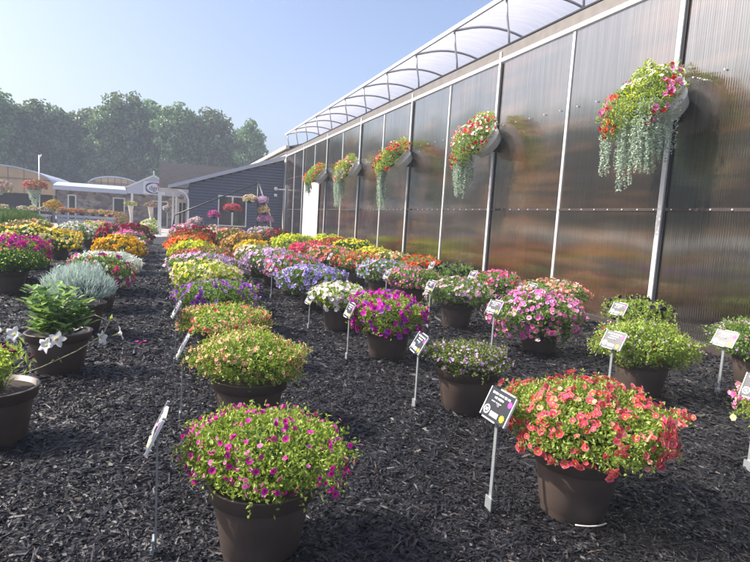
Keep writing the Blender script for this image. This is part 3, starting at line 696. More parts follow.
# left row beside the path
def special_left():
    # nearest: half empty pot with a sparse fuchsia like plant
    x, y = AA-.02, gy_(1)+.02
    t = empty('potted_plant', (x, y, .012), 'sparse plant with pink buds in a soil filled pot, cut by the left edge', 'potted plant', 'brown pots of flowers set out in rows on the mulch')
    o = link('pot', POT_ME, None, t)
    s = MB().lathe([(0, 0), (.222, 0)], 32); so_ = s.build('soil', M['soil'], t); so_.location = (0, 0, POT_H-.030)
    rng = np.random.default_rng(8); parts = []
    st = MB(); tips = []
    for k in range(26):
        a = rng.uniform(0, 6.28); r1 = rng.uniform(.05, .25); hh = rng.uniform(.10, .26)
        p0 = np.array([.05*math.cos(a), .05*math.sin(a), POT_H-.03]); p1 = np.array([r1*math.cos(a)*.9-.02, r1*math.sin(a)*.9, POT_H+hh])
        pts = [p0+(p1-p0)*q+np.array([0, 0, .05*math.sin(q*3.14)]) for q in np.linspace(0, 1, 5)]
        st.tube([tuple(q) for q in pts], .003, 5); tips.append(p1)
        Q = np.repeat(np.array(pts[1:]), 3, 0)+rng.normal(size=(12, 3))*.015
        V, F = leaves(Q, nrm(rng.normal(size=Q.shape)+np.array([0, 0, .8])), .062, .024, rng, .9); parts.append((V, F, 0, None))
    V, F, mi, rd = merge(parts); link('foliage', npmesh('foliage', V, F, mi), [LEAF['lime']], t)
    st.build('stems', M['stem'], t)
    for k in range(12):
        q = tips[k*2]; bd = MB().lathe([(0, -.03), (.006, -.024), (.0085, -.005), (.007, .012), (0, .034)], 8).build('bud', BL['magenta'] if k % 3 else BL['hotpink'], t)
        bd.location = tuple(q+rng.normal(size=3)*.01); bd.rotation_euler = (rng.uniform(.8, 2), rng.uniform(-1, 1), rng.uniform(0, 6))
    # mandevilla with big white trumpets
    P_ALL.append((AA+.02, gy_(2)-.02))
    t = plant(None, AA+.09, gy_(2)-.02, 'large glossy leaved mandevilla with white trumpet flowers and one long bare vine', 'glossy', [], dia=.80, ht=.33, style='bigleaf', seed=77, cat='potted plant')
    for (px, pz, pyo, yawd) in [(-.50, .14+POT_H, -.22, 200), (-.38, .10+POT_H, -.34, 230), (-.26, .06+POT_H, -.36, 250), (-.44, .04+POT_H, -.32, 170), (-.03, -.03+POT_H, -.40, 240), (.05, .015+POT_H, -.40, 290), (.36, -.02+POT_H, -.22, 330), (.50, .0+POT_H, -.16, 10)]:
        f = trumpet(); f.parent = t; f.location = (px, pyo, pz)
        v = Vector((math.cos(rad(yawd)), math.sin(rad(yawd)), .25)); f.rotation_euler = v.to_track_quat('Z', 'Y').to_euler(); f.scale = (.9,)*3
    vn = MB().tube([(.10, -.1, POT_H+.10), (.30, -.15, POT_H+.17), (.42, -.20, POT_H+.12), (.37, -.26, POT_H+.01), (.18, -.36, POT_H-.10), (-.05, -.48, POT_H-.19), (-.28, -.60, POT_H-.25), (-.42, -.72, POT_H-.28)], .0045, 6)
    vn.build('vine', M['vine'], t)
    Pl = np.array([[.02, -.44, POT_H-.15], [.07, -.42, POT_H-.15], [-.15, -.53, POT_H-.21], [.43, -.18, POT_H+.15]])
    V, F = leaves(Pl, nrm(np.array([[1, -1, 1.]]*4)), .06, .026, np.random.default_rng(2), .5)
    link('vine_leaf', npmesh('vine_leaf', V, F), LEAF['lime'], t)
_tm = [None]
def trumpet():
    if _tm[0] is None:
        n = 20; rings = [(.004, -.075), (.007, -.05), (.014, -.02), (.022, 0.0), (.05, .012), (.062, .008)]; vs = []; fs = []; rd = []
        for j, (r, z) in enumerate(rings):
            for k in range(n):
                a = 2*math.pi*k/n; lob = 1+(.30*math.cos(5*a)+.06*math.sin(10*a))*max(0, j-3)/2
                vs.append((r*lob*math.cos(a), r*lob*math.sin(a), z+(.006*math.sin(5*a) if j > 3 else 0))); rd.append(.1 if j < 3 else 1)
        for j in range(len(rings)-1):
            for k in range(n): fs.append((j*n+k, j*n+(k+1) % n, (j+1)*n+(k+1) % n, (j+1)*n+k))
        me = npmesh('flower', np.array(vs), np.array(fs), rd=np.array(rd), smooth=True); me.materials.append(BL['white']); _tm[0] = me
    o = D.objects.new('flower', _tm[0]); C.objects.link(o); return o
special_left()
row(AA, 3, 'silver grey plant of fine narrow blades, behind the white trumpet flowers', 'silver', [], dia=.92, ht=.45, style='blades', dens=1.6, dx=.05, dy=.0)
row(AA, 4, 'loose plant of magenta and white flowers right of the silver blades', 'green', [('magenta', .035, 60), ('white', .026, 70), ('hotpink', .03, 20)], dia=1.0, ht=.42, dx=.06, lo=-.5)
row(AA, 5, 'mound of tiny white flowers tinged yellow beside the path', 'silver', [('white', .020, 500), ('paleyellow', .022, 90)], dia=1.15, ht=.34, lo=-.4, dx=.02, dy=.1)
row(AA, 7, 'golden yellow chrysanthemum dome left of the path', 'olive', [('gold', .032, 800)], dia=1.1, ht=.44, dx=-.02)
row(AA, 8, 'small white flowered mound behind the golden yellow dome, beside the path', 'green', [('blush', .034, 240), ('pink', .03, 60)], dia=.9, ht=.34, dx=.05)
row(AA, 9, 'bright pink mound left of the path, in front of the dark crimson one', 'green', [('pink', .036, 420)], dia=1.0, ht=.42, dx=.02)
row(AA, 10, 'wide dark crimson mound at the far left of the path', 'deep', [('burgundy', .036, 700), ('magenta', .03, 90)], dia=1.4, ht=.55, dx=-.35)
row(AA, 11, 'second dark crimson mound touching the first one, closer to the building', 'deep', [('burgundy', .036, 600)], dia=1.3, ht=.56, dx=-.1)
row(AA, 14, 'pale green and white plant at the end of the path by the porch', 'lime', [('white', .036, 160)], dia=.9, ht=.45, dx=.25)
# further left
row(ZZ, 5, 'dense plain green mound at the left edge, behind the mandevilla', 'deep', [('chart', .012, 160)], dia=1.1, ht=.32, dx=.28, dy=-.1, lo=-.2)
row(ZZ, 6, 'magenta pink dome at the left edge behind the plain green mound', 'green', [('magenta', .032, 500), ('hotpink', .03, 120)], dia=1.25, ht=.44, dx=.0)
row(ZZ, 8, 'big creamy yellow chrysanthemum dome left of the silver plant', 'deep', [('paleyellow', .03, 420), ('yellow', .03, 420)], dia=1.65, ht=.52, dx=-.08, dy=-.7)
row(ZZ, 9, 'orange yellow dome half hidden behind the creamy yellow one', 'olive', [('gold', .034, 420), ('yellow', .03, 240)], dia=1.25, ht=.42, dx=-.05)
row(ZZ, 11, 'white flowered mound in the back left rows', 'green', [('blush', .036, 240), ('white', .03, 200)], dia=1.4, ht=.50, dx=-.15)
row(ZZ, 12, 'mound of mixed rose and yellow flowers in the back left rows', 'lime', [('palepink', .034, 120), ('paleyellow', .034, 160)], dia=1.3, ht=.48, dx=.1)
row(ZZ, 13, 'green mound with pink dots in front of the grey benches', 'lime', [('pink', .034, 90), ('yellow', .03, 60)], dia=1.4, ht=.50, dx=.15)
row(-4.4, 9, 'yellow flowered mound at the left edge, between magenta dome and ornamental grass', 'deep', [('yellow', .036, 300), ('gold', .03, 90)], dia=1.35, ht=.46, dx=.1)
row(-4.4, 11, 'mound of yellow and pink flowers with olive leaves, right of the ornamental grass', 'olive', [('paleyellow', .034, 180), ('salmon', .034, 120)], dia=1.4, ht=.46, dx=.1)
row(-4.4, 12, 'olive and rose flowered mound behind the creamy yellow dome', 'olive', [('brick', .034, 130), ('paleyellow', .034, 130)], dia=1.4, ht=.48, dx=.3)
row(-4.4, 14, 'bushy ornamental grass clump standing taller than the plants around it', 'grassy', [], dia=2.3, ht=.85, style='blades', dens=9, leafsize=.34, dx=-.95)

# ------------------------------------------------------------------ label stakes
def sign(x, y, label, seed=0, h=.60, yaw=0):
    r = random.Random(seed)
    t = empty('plant_sign', (x, y, 0), label, 'plant sign', 'label signs on metal stakes beside the pots')
    MB().bb((-.004, -.012, .0), (.004, .012, h)).build('stake', M['stake'], t)
    MB().bb((-.014, -.028, .035), (-.006, .028, .10)).build('base_tag', M['stake'], t)
    piv = D.objects.new
    th = rad(26+r.uniform(-3, 3)+(2 if yaw else 0))
    rot = Matrix.Rotation(th, 3, 'Y')
    cz = h-.01
    def part(name, mb, m, par):
        o = mb.build(name, m, par); return o
    hw, hh = .100, .080
    pl = MB().bb((-.002, -hw, -hh), (.004, hw, hh)).build('plate', M['plate'], t)
    pl.location = (0, 0, cz); pl.rotation_euler = (r.uniform(-.06, .06), th, r.uniform(-.10, .10)+yaw)
    fr = MB()
    fr.bb((-.006, -hw-.006, -hh), (.006, -hw-.0005, hh)).bb((-.006, hw+.0005, -hh), (.006, hw+.006, hh))
    fr.bb((-.006, -hw+.01, hh+.0005), (.006, hw-.07, hh+.007)).bb((-.006, -hw+.07, -hh-.007), (.006, hw-.02, -hh-.0005))
    fr.build('frame', M['white'], pl)
    # print on the side facing -X; its reading direction runs towards -Y
    X_ = -.0042; pr = MB()
    def bar(u0, u1, v, th_=.007): pr.bb((X_, -u1, v-th_/2), (X_+.0015, -u0, v+th_/2))
    rr = random.Random(seed+5)
    for v, u0, u1, tk in ((.056, -.080, .068, .012), (.034, -.050, .038, .011), (.012, -.062, .020, .006)):
        u = u0
        while u < u1-.008:
            wl = rr.uniform(.006, .013); bar(u, min(u+wl, u1), v, tk*rr.uniform(.75, 1.1)); u += wl+(.0022 if rr.random() < .75 else .008)
    bar(-.035, .030, -.050, .026)
    pr.build('print', M['signwhite'], pl); pr = MB()
    # round emblem: ring
    for k in range(14):
        a = k*2*math.pi/14; pr.box((X_+.0007, .070+.021*math.cos(a), -.040+.021*math.sin(a)), (.0015, .008, .008))
    pr.box((X_+.0007, .070, -.040), (.0015, .018, .016))
    pr.build('round_emblem', M['signwhite'], pl)
    ys = MB(); cy, cz2 = -.064, -.048; pts = []
    for k in range(20):
        a = k*math.pi/10; q = .022 if k % 2 == 0 else .013; pts.append((X_, cy+q*math.cos(a), cz2+q*math.sin(a)))
    ys.prism(pts, (.0015, 0, 0)); ys.build('sun_symbol', M['signyellow'], pl)
    pk = MB(); pk.prism([(X_, -.078+.016*math.cos(k*.628), .035+.017*math.sin(k*.628)) for k in range(10)], (.0015, 0, 0)); pk.build('flower_symbol', M['signpink'], pl)
    return t
sign(1.62, 2.31, 'black plant label sign in front of the coral red mound', 1, .60)
sign(1.90, 3.85, 'black plant label sign between the magenta purple petunias and the small lavender mound', 2, .57)
sign(1.82, 5.39, 'plant label sign left of the magenta purple petunias, below the white ones', 3, .57)
sign(1.77, 9.67, 'whitish plant label sign by the pink lavender mound, left of the lavender blue dome', 4, .60)
sign(4.25-.55, 3.65, 'grey looking plant label sign in front of the dense green mound with dusky pink flowers', 5, .60, .07)
sign(5.02, 3.59, 'plant label sign with visible base tag, alone at the right by the greenhouse wall', 6, .60, .07)
sign(3.58, 2.29, 'plant label sign whose stake base shows at the right edge of the picture', 7, .60)
sign(-.02, 2.37, 'plant label sign seen edge on beside the nearest lime green mound', 8, .60)
sign(.12, 3.91, 'plant label sign seen edge on beside the cream and peach mound', 9, .58)
sign(.10, 5.4, 'plant label sign seen edge on, half hidden by the violet flowers', 10, .58)
sign(3.55, 5.3, 'plant label sign at the left side of the bright pink petunias', 11, .62, .08)
sign(5.25, 5.15, 'plant label sign standing before the black petunias by the wall', 12, .62, .07)
sign(3.5, 6.85, 'plant label sign left of the pale pink mound with the shaded pot', 13, .66)
sign(5.25, 6.9, 'plant label sign just left of the salmon and bright pink plants', 14, .64)
sign(5.2, 8.55, 'plant label sign left of the rose pink plant by the wall', 15, .66)
sign(3.5, 8.5, 'plant label sign among the small rose pink flowers', 16, .64)
sign(1.8, 7.0, 'plant label stake beside the white and blush petunias', 17, .45)
sign(5.2, 10.2, 'plant label sign beside the orange red mound', 18, .68)
sign(3.45, 11.8, 'plant label sign above the lavender blue dome, by the salmon mound', 19, .68)

# white drip ring at the foot of the coral pot
tag(MB().tube([(2.065+.20*math.cos(a_*.1), 2.20+.20*math.sin(a_*.1), .046) for a_ in range(-22, -12)], .004, 6).build('drip_tube', M['cream']), 'thin pale drip tube curving round the foot of the coral mound pot', 'tube')
# fallen petals
rng = np.random.default_rng(4); pp = np.array([[-.28, 6.32, .06], [-.24, 6.28, .055], [-.20, 6.34, .058], [.14, 2.1, .06], [1.5, 6.6, .06], [.9, 5.3, .06]])
for k, q in enumerate(pp):
    V, F, rd = discs(q[None], np.array([[0, 0, 1.]]), .022, rng, True, .3)
    o = link('fallen_petal', npmesh('fallen_petal', V-q, F, rd=rd), BL['magenta'] if k < 3 else BL['palepink']); o.location = q
    tag(o, 'magenta petals lying on the mulch beside the left row' if k < 3 else 'single pale petals scattered on the black mulch', 'petal', 'magenta petals on the mulch' if k < 3 else 'pale petals on the mulch')

# ------------------------------------------------------------------ blue building
bx, by = 6.75, 34.0
bb = empty('blue_building', (3.5, by+3, 0), 'dark blue clapboard building with sloping roof edge and white framed window', 'building')
def bp_(name, mb, m, par=None):
    o = mb.build(name, m); o.parent = par or bb
    if par is None: o.matrix_parent_inverse = Matrix.Translation((-3.5, -by-3, 0))
    return o
def rake(x): return 2.80+(x-.27)*(4.98-2.80)/(6.72-.27)
wl = MB(); zz = 0; wx0, wx1, wz0, wz1 = 2.92, 4.46, .78, 2.46
while zz < 5.0:
    z1 = zz+.15
    x0 = 1.2 if rake(1.2) > z1 else .27+(z1-2.80)/(4.98-2.80)*(6.72-.27)
    x1 = 6.72
    if x0 < x1-.05:
        segs = [(x0, wx0), (wx1, x1)] if (zz < wz1 and z1 > wz0) else [(x0, x1)]
        for a, b in segs:
            if b > a: wl.prism([(a, by, zz), (a, by-.045, zz), (a, by-.006, z1), (a, by, z1)], (b-a, 0, 0))
    zz = z1+.022
bp_('siding', wl, M['siding'])
bp_('wall', MB().prism([(1.2, by+.01, 0), (wx0, by+.01, 0), (wx0, by+.01, rake(wx0)-.02), (1.2, by+.01, rake(1.2)-.02)], (0, .15, 0)).prism([(wx1, by+.01, 0), (6.72, by+.01, 0), (6.72, by+.01, rake(6.72)-.02), (wx1, by+.01, rake(wx1)-.02)], (0, .15, 0)).prism([(wx0+.001, by+.01, 0), (wx1-.001, by+.01, 0), (wx1-.001, by+.01, wz0), (wx0+.001, by+.01, wz0)], (0, .15, 0)).prism([(wx0+.001, by+.01, wz1), (wx1-.001, by+.01, wz1), (wx1-.001, by+.01, rake(wx1)-.03), (wx0+.001, by+.01, rake(wx0)-.03)], (0, .15, 0)), M['metalshade'])  # dark backing shows through the lap gaps as painted shade lines
bp_('side_wall', MB().bb((1.19, by+.16, 0), (1.33, by+8, 2.9)), M['siding'])
bp_('rake_board', MB().prism([(.05, by-.22, rake(.05)-.02), (6.74, by-.22, rake(6.74)-.02), (6.74, by-.22, rake(6.74)+.20), (.05, by-.22, rake(.05)+.17)], (0, .06, 0)), M['fascia'])
shm = mat('grey_shingles', (.038, .035, .038), .95, spec=.1, noise=.35, nscale=3.5, bump=.4, bscale=9)
bp_('roof', MB().prism([(.05, by-.155, rake(.05)+.17), (6.7, by-.155, rake(6.7)+.20), (6.7, by-.155, rake(6.7)+.12), (.05, by-.155, rake(.05)+.09)], (0, 2.2, 0)), shm)
bp_('rear_roof', MB().prism([(-.46, by+1.8, 2.80), (-.52, by+10, 4.95), (6.1, by+10, 5.0), (6.1, by+1.8, 2.85)], (0, .02, -.10)), shm)
bp_('porch_ceiling', MB().bb((-.38, by+.2, 2.62), (1.19, by+3, 2.70)), M['cream'])
bp_('porch_beam', MB().bb((-.45, by-.1, 2.50), (1.17, by+.04, 2.72)), M['cream'])
for px in (-.38,): bp_('porch_post', MB().bb((px-.10, by-.09, 0), (px+.10, by+.09, 2.495)), M['white'])
bp_('porch_post', MB().bb((.30, by+2.6, 0), (.42, by+2.72, 2.60)), M['white'])
bp_('downspout', MB().tube([(.6, by-.2, 2.66), (.85, by-.22, 2.60), (1.05, by-.22, 2.42), (1.16, by-.22, 2.15), (1.18, by-.2, 1.8), (1.18, by-.2, .1)], .05, 8), M['white'])
pdoor = bp_('door', MB().bb((.62, by+1.2, 0), (1.15, by+1.26, 2.15)), M['cream'])
bp_('door_glass', MB().bb((.70, by+1.185, .5), (.84, by+1.198, 1.95)).bb((.90, by+1.185, .5), (1.07, by+1.198, 1.95)), M['glass'], pdoor)
wf = MB()
for a, b in (((wx0-.07, wz0-.08), (wx0, wz1+.08)), ((wx1, wz0-.08), (wx1+.07, wz1+.08))): wf.bb((a[0], by-.06, a[1]), (b[0], by+.02, b[1]))
for z in (wz0-.08, wz1): wf.bb((wx0+.001, by-.055, z), (wx1-.001, by+.02, z+.08))
xm = (wx0+wx1)/2; wf.bb((xm-.05, by-.05, wz0+.001), (xm+.05, by+.02, wz1-.001))
win = bp_('window', wf, M['white'])
for a, b in ((wx0, xm-.05), (xm+.05, wx1)): bp_('pane', MB().bb((a+.001, by+.0, wz0+.001), (b-.001, by+.03, wz1-.001)), M['glass'], win)
# floodlight arm at the corner
fx = empty('wall_light', (6.3, 33.4, 3.1), 'white twin lamp fixture on an arm at the corner of the blue wall', 'outdoor light')
def fp(n, mb, m): return mb.build(n, m, fx)
fp('arm', MB().tube([(-.15, 0, 0), (1.0, .1, .03)], .04, 8), M['white'])
fp('riser', MB().tube([(.45, 0, -2.6), (.45, 0, .30)], .035, 8), M['alu'])
fp('lamp_head', MB().lathe([(0, -.10), (.09, -.08), (.10, .08), (0, .12)], 16, c=(-.15, 0, .02)), M['white'])
fp('lamp_head', MB().lathe([(0, -.10), (.09, -.08), (.10, .06), (0, .08)], 16, c=(-.15, 0, -.35)), M['white'])
# tall building continuing behind the greenhouse
rb = empty('rear_building', (8, 44, 0), 'tall pale building behind the greenhouse with a long white roof gutter', 'building')
def rp(n, mb, m):
    o = mb.build(n, m); o.parent = rb; o.matrix_parent_inverse = Matrix.Translation((-8, -44, 0)); return o
rp('wall', MB().bb((6.95, 34.2, 0), (15, 52, 5.45)), M['cream'])
rp('gutter', MB().bb((6.72, 33.75, 5.62), (6.9, 52.2, 5.82)), M['cream'])
rp('soffit', MB().bb((6.9, 33.75, 5.46), (7.3, 52.2, 5.55)), M['white'])
rp('roof', MB().prism([(6.9, 33.75, 5.78), (11, 33.75, 7.0), (15.2, 33.75, 5.78)], (0, 18.4, 0)), M['gutter'])

# ------------------------------------------------------------------ basket rack before the blue wall
rk = empty('basket_rack', (4.6, 30, 0), 'black metal frame with long slanting bar carrying hanging flower baskets', 'plant rack')
def rkp(n, mb, m=M['rack']):
    o = mb.build(n, m); o.parent = rk; o.matrix_parent_inverse = Matrix.Translation((-4.6, -30, 0)); return o
rkp('post', MB().tube([(4.6, 30, 0), (4.57, 30, 3.2)], .05, 8))
rkp('slanting_bar', MB().tube([(4.57, 30, 3.2), (.40, 30, 1.24), (.2, 30, 0)], .04, 8))
rkp('brace', MB().tube([(4.57, 30, 3.2), (5.26, 30, 1.53), (5.4, 30, 0)], .035, 8), M['alu'])
for i, (hx, hz, sz, key, lf, lb) in enumerate([
    (3.23, 1.75, .50, ('coral', 'hotpink'), 'green', 'hanging basket of rose red flowers in front of the window'),
    (2.32, 1.35, .44, ('magenta', 'pink'), 'green', 'hanging basket of magenta flowers left of the window'),
    (1.43, .93, .40, ('blush', 'palepink'), 'olive', 'hanging basket of pale dry looking flowers, lowest on the slanting bar'),
    (4.10, 2.28, .42, ('palepink', 'paleyellow'), 'olive', 'hanging basket of blush and cream flowers, highest on the rack'),
    (4.80, 2.25, .36, ('lilac', 'palepink'), 'green', 'hanging basket of lilac flowers right of the highest one'),
    (4.90, 1.75, .38, ('paleyellow', 'salmon'), 'lime', 'hanging basket of yellow green plants, on the right brace'),
    (5.00, 1.28, .48, ('lilac', 'pink'), 'green', 'hanging basket of pink lilac flowers, on the right brace below the yellow green one'),
    (5.15, .62, .50, ('white', 'paleyellow'), 'lime', 'hanging basket of white and lime trailing plants, lowest on the right brace')]):
    t = empty('hanging_basket', (hx, 29.85, hz), lb, 'hanging basket', 'baskets hanging on the black rack')
    rng = np.random.default_rng(300+i)
    MB().lathe([(0, -.20), (.10, -.20), (.17, 0), (.175, .01), (.15, .01), (0, 0)], 18).build('basket', M['rack'], t)
    MB().tube([(-.15, 0, 0), (0, 0, .42)], .006, 5).tube([(.15, 0, 0), (0, 0, .42)], .006, 5).build('hanger', M['rack'], t)
    P, N = dome(900, sz*.8, .24, -.35, i, rng, .3, .14); V, F = leaves(P, N, .08, .05, rng)
    link('foliage', npmesh('foliage', V, F), LEAF[lf], t)
    pr = []
    for b_, kk in enumerate(key):
        P, N = dome(190, sz*.85, .26, -.3, i, rng, .34, .14, .05); V, F, rd = discs(P, N, .045, rng, False); pr.append((V, F, b_, rd))
    V, F, mi, rd = merge(pr); o = link('flowers', npmesh('flowers', V, F, mi, rd), [BL[k] for k in key], t); o['kind'] = 'stuff'

# ------------------------------------------------------------------ stone store
sy = 48.0
stm, N_, L_, P_ = newmat('field_stone')
tc = N_.new('ShaderNodeTexCoord'); vo = N_.new('ShaderNodeTexVoronoi'); vo.inputs['Scale'].default_value = 2.6; vo.feature = 'F1'
mp = N_.new('ShaderNodeMapping'); mp.inputs['Scale'].default_value = (1, 1, 1.7); L_.new(tc.outputs['Object'], mp.inputs[0]); L_.new(mp.outputs[0], vo.inputs['Vector'])
vd = N_.new('ShaderNodeTexVoronoi'); vd.inputs['Scale'].default_value = 2.6; vd.feature = 'DISTANCE_TO_EDGE'; L_.new(mp.outputs[0], vd.inputs['Vector'])
sp = N_.new('ShaderNodeSeparateColor'); L_.new(vo.outputs['Color'], sp.inputs[0])
r1 = ramp(N_, [(0, (.14, .12, .12)), (.35, (.26, .23, .23)), (.7, (.34, .29, .25)), (1, (.42, .40, .40))]); L_.new(sp.outputs[0], r1.inputs[0])
r2 = ramp(N_, [(0, (.5, .5, .5)), (.06, (1, 1, 1))]); L_.new(vd.outputs['Distance'], r2.inputs[0])
mxx = N_.new('ShaderNodeMix'); mxx.data_type = 'RGBA'; mxx.blend_type = 'MULTIPLY'; mxx.inputs[0].default_value = 1
L_.new(r1.outputs[0], mxx.inputs[6]); L_.new(r2.outputs[0], mxx.inputs[7]); L_.new(mxx.outputs[2], P_.inputs['Base Color']); P_.inputs['Roughness'].default_value = .85
st = empty('garden_store', (-3.5, sy, 0), 'low stone faced garden store with grey canopy and small white sign gable', 'building')
def sp_(n, mb, m, par=None):
    o = mb.build(n, m); o.parent = par or st
    if par is None: o.matrix_parent_inverse = Matrix.Translation((3.5, -sy, 0))
    return o
sp_('wall', MB().bb((-7.85, sy, 0), (1.5, sy+.4, 2.75)), stm)
sp_('canopy', MB().prism([(-7.9, sy-1.3, 2.48), (-7.9, sy-1.3, 2.80), (-7.9, sy+.6, 3.12), (-7.9, sy+.6, 2.76), (-7.9, sy, 2.76)], (5.0, 0, 0)), M['canopy'])
sp_('roof', MB().prism([(-7.9, sy+.62, 3.10), (-7.9, sy+6, 3.3), (-7.9, sy+6, 2.8), (-7.9, sy+.62, 2.8)], (9.5, 0, 0)), M['canopy'])
gx0, gx1, gap = -2.88, .95, -.98
sp_('gable', MB().prism([(gx0, sy-1.5, 2.55), (gx1, sy-1.5, 2.55), (gx1, sy-1.5, 2.98), (gap, sy-1.5, 3.98), (gx0, sy-1.5, 2.98)], (0, .12, 0)), M['fascia'])
sp_('gable_trim', MB().prism([(gx0-.15, sy-1.56, 2.90), (gap, sy-1.56, 3.99), (gap, sy-1.56, 4.12), (gx0-.15, sy-1.56, 3.02)], (0, 2, 0)).prism([(gap+.001, sy-1.56, 3.99), (gx1+.15, sy-1.56, 2.90), (gx1+.15, sy-1.56, 3.02), (gap+.001, sy-1.56, 4.12)], (0, 2, 0)), M['white'])
sp_('finial', MB().tube([(gap, sy-1.5, 4.1), (gap, sy-1.5, 4.4)], .03, 6), M['white'])
for px in (-2.52, .7, ): sp_('post', MB().bb((px-.08, sy-1.5, 0), (px+.08, sy-1.38, 2.54)), M['white'])
sgn = sp_('sign_board', MB().bb((-1.72, sy-1.53, 2.62), (-.16, sy-1.502, 3.58)), M['signwhite'])
ring = MB()
for k in range(28):
    a = k*2*math.pi/28; ring.box((-.94+.60*math.cos(a), sy-1.545, 3.08+.40*math.sin(a)), (.14*abs(math.sin(a))+.05, .02, .10*abs(math.cos(a))+.045))
sp_('emblem_ring', ring, M['logo'], sgn)
def text(body, loc, size, m, par, name='lettering'):
    cu = D.curves.new(name, 'FONT'); cu.body = body; cu.size = size; cu.align_x = 'CENTER'; cu.extrude = .01
    o = D.objects.new('tmp', cu); C.objects.link(o); dg = bpy.context.evaluated_depsgraph_get(); dg.update()
    me = D.meshes.new_from_object(o.evaluated_get(dg)); D.objects.remove(o)
    q = link(name, me, None, par); me.materials.clear(); me.materials.append(m); q.location = loc; q.rotation_euler = (math.pi/2, 0, 0); return q
text('dgn', (-.94, sy-1.55, 2.92), .52, M['logo'], sgn)
sp_('emblem_flower', MB().prism([(-.62+.14*(1 if k % 2 else .5)*math.cos(k*.628), sy-1.56, 3.32+.14*(1 if k % 2 else .5)*math.sin(k*.628)) for k in range(10)], (0, .02, 0)), M['logored'], sgn)
for (a, b, z0, z1) in ((-7.12, -6.52, 0.2, 2.2), (-3.98, -3.1, .35, 2.2), (-1.1, .1, 0, 2.15)):
    f = MB().bb((a, sy-.06, z0), (a+.10, sy-.002, z1)).bb((b-.10, sy-.06, z0), (b, sy-.002, z1)).bb((a+.101, sy-.055, z1-.10), (b-.101, sy-.002, z1)).bb((a+.101, sy-.055, z0), (b-.101, sy-.002, z0+.08))
    f = sp_('door' if z0 < .3 else 'window', f, M['white'])
    sp_('pane', MB().bb((a+.101, sy-.04, z0+.081), (b-.101, sy-.02, z1-.101)), M['glass'], f)
# hoop greenhouse at far left and second hoop roof
def hoop(name, x0, x1, z0, top, y, dep, label, frontz, sub):
    t = empty(name, ((x0+x1)/2, y, 0), label, 'greenhouse'); xc = (x0+x1)/2; hw = (x1-x0)/2
    arcp = [(xc-hw*math.cos(math.pi*k/24), z0+(top-z0)*math.sin(math.pi*k/24)) for k in range(25)]
    def q(n, mb, m):
        o = mb.build(n, m); o.parent = t; o.matrix_parent_inverse = Matrix.Translation((-xc, -y, 0)); return o
    q('end_wall', MB().prism([(p[0], y, p[1]) for p in arcp]+([(x1, y, frontz), (x0, y, frontz)] if frontz < z0 else []), (0, .08, 0)), M['tan'])
    r = MB()
    for (a, b) in zip(arcp, arcp[1:]): r.prism([(a[0], y-.15, a[1]+.02), (b[0], y-.15, b[1]+.02), (b[0], y-.15, b[1]+.12), (a[0], y-.15, a[1]+.12)], (0, dep, 0))
    q('roof', r, M['canopy'])
    ribs = MB()
    for k in range(1, 8):
        px = x0+(x1-x0)*k/8; zt = z0+(top-z0)*math.sqrt(max(0, 1-((px-xc)/hw)**2)); ribs.bb((px-.025, y-.04, min(frontz, z0)), (px+.025, y-.002, zt-.02))
    ribs.bb((x0+.3, y-.07, z0+.35*(top-z0)), (x1-.3, y-.042, z0+.35*(top-z0)+.05))
    q('frame', ribs, M['gutter'])
    if sub:
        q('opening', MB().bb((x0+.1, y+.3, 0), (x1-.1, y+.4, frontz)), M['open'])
        for px in (x0+.1, x1-.1, xc): q('post', MB().bb((px-.08, y, 0), (px+.08, y+.1, frontz-.002)), M['gutter'])
    return t
hoop('hoop_greenhouse', -16.0, -7.9, 2.6, 3.95, sy-.3, 12, 'hoop greenhouse with tan plastic front and dark open entrance at the far left', 2.05, True)
hoop('hoop_greenhouse', -6.1, -2.1, 3.1, 3.85, sy+3, 12, 'pale arched greenhouse roof rising behind the stone store', 3.0, False)

# pole with big hanging planter, tall urns, benches with plants
pl = empty('light_pole', (-6.75, 36, 0), 'thin grey pole rising above the planter at the far left', 'pole')
MB().tube([(0, 0, 0), (0, 0, 4.1)], .035, 8).build('pole', M['alu'], pl)
MB().tube([(0, 0, 3.9), (.12, 0, 4.15)], .03, 6).build('pole_tip', M['alu'], pl)
def cascade(x, y, z, w_, h_, keys, leaf, label, name='hanging_planter', cat='hanging planter', strand=0, pole=False, group=None):
    t = empty(name, (x, y, z), label, cat, group); rng = np.random.default_rng(int(abs(x*100)))
    MB().lathe([(0, -.22), (w_*.25, -.2), (w_*.4, 0), (w_*.36, 0), (0, -.02)], 18).build('planter', M['gutter'], t)
    P, N = dome(1500, w_*.62, h_, -.3, 3, rng, w_*.5, .15); V, F = leaves(P, N, .09, .05, rng); link('foliage', npmesh('foliage', V, F), LEAF[leaf], t)
    pr = []
    for b_, k in enumerate(keys):
        P, N = dome(150, w_*.65, h_*1.05, -.3, 3, rng, w_*.52, .15, .05); V, F, rd = discs(P, N, .05, rng, False); pr.append((V, F, b_, rd))
    V, F, mi, rd = merge(pr); o = link('flowers', npmesh('flowers', V, F, mi, rd), [BL[k] for k in keys], t); o['kind'] = 'stuff'
    if strand:
        P = np.stack([rng.uniform(-w_*.38, w_*.38, 900), rng.uniform(-w_*.3, w_*.3, 900), np.zeros(900)], 1); s = rng.random(900)
        P[:, 2] = -s*strand*(1-.5*np.abs(P[:, 0])/(w_*.4)); P[:, 0] *= (1-.45*s)
        V, F = leaves(P, nrm(rng.normal(size=P.shape)+np.array([0, -1, 0])), .09, .05, rng, .8, -.4); link('trailing_foliage', npmesh('trailing_foliage', V, F), LEAF['dichondra'], t)
    return t
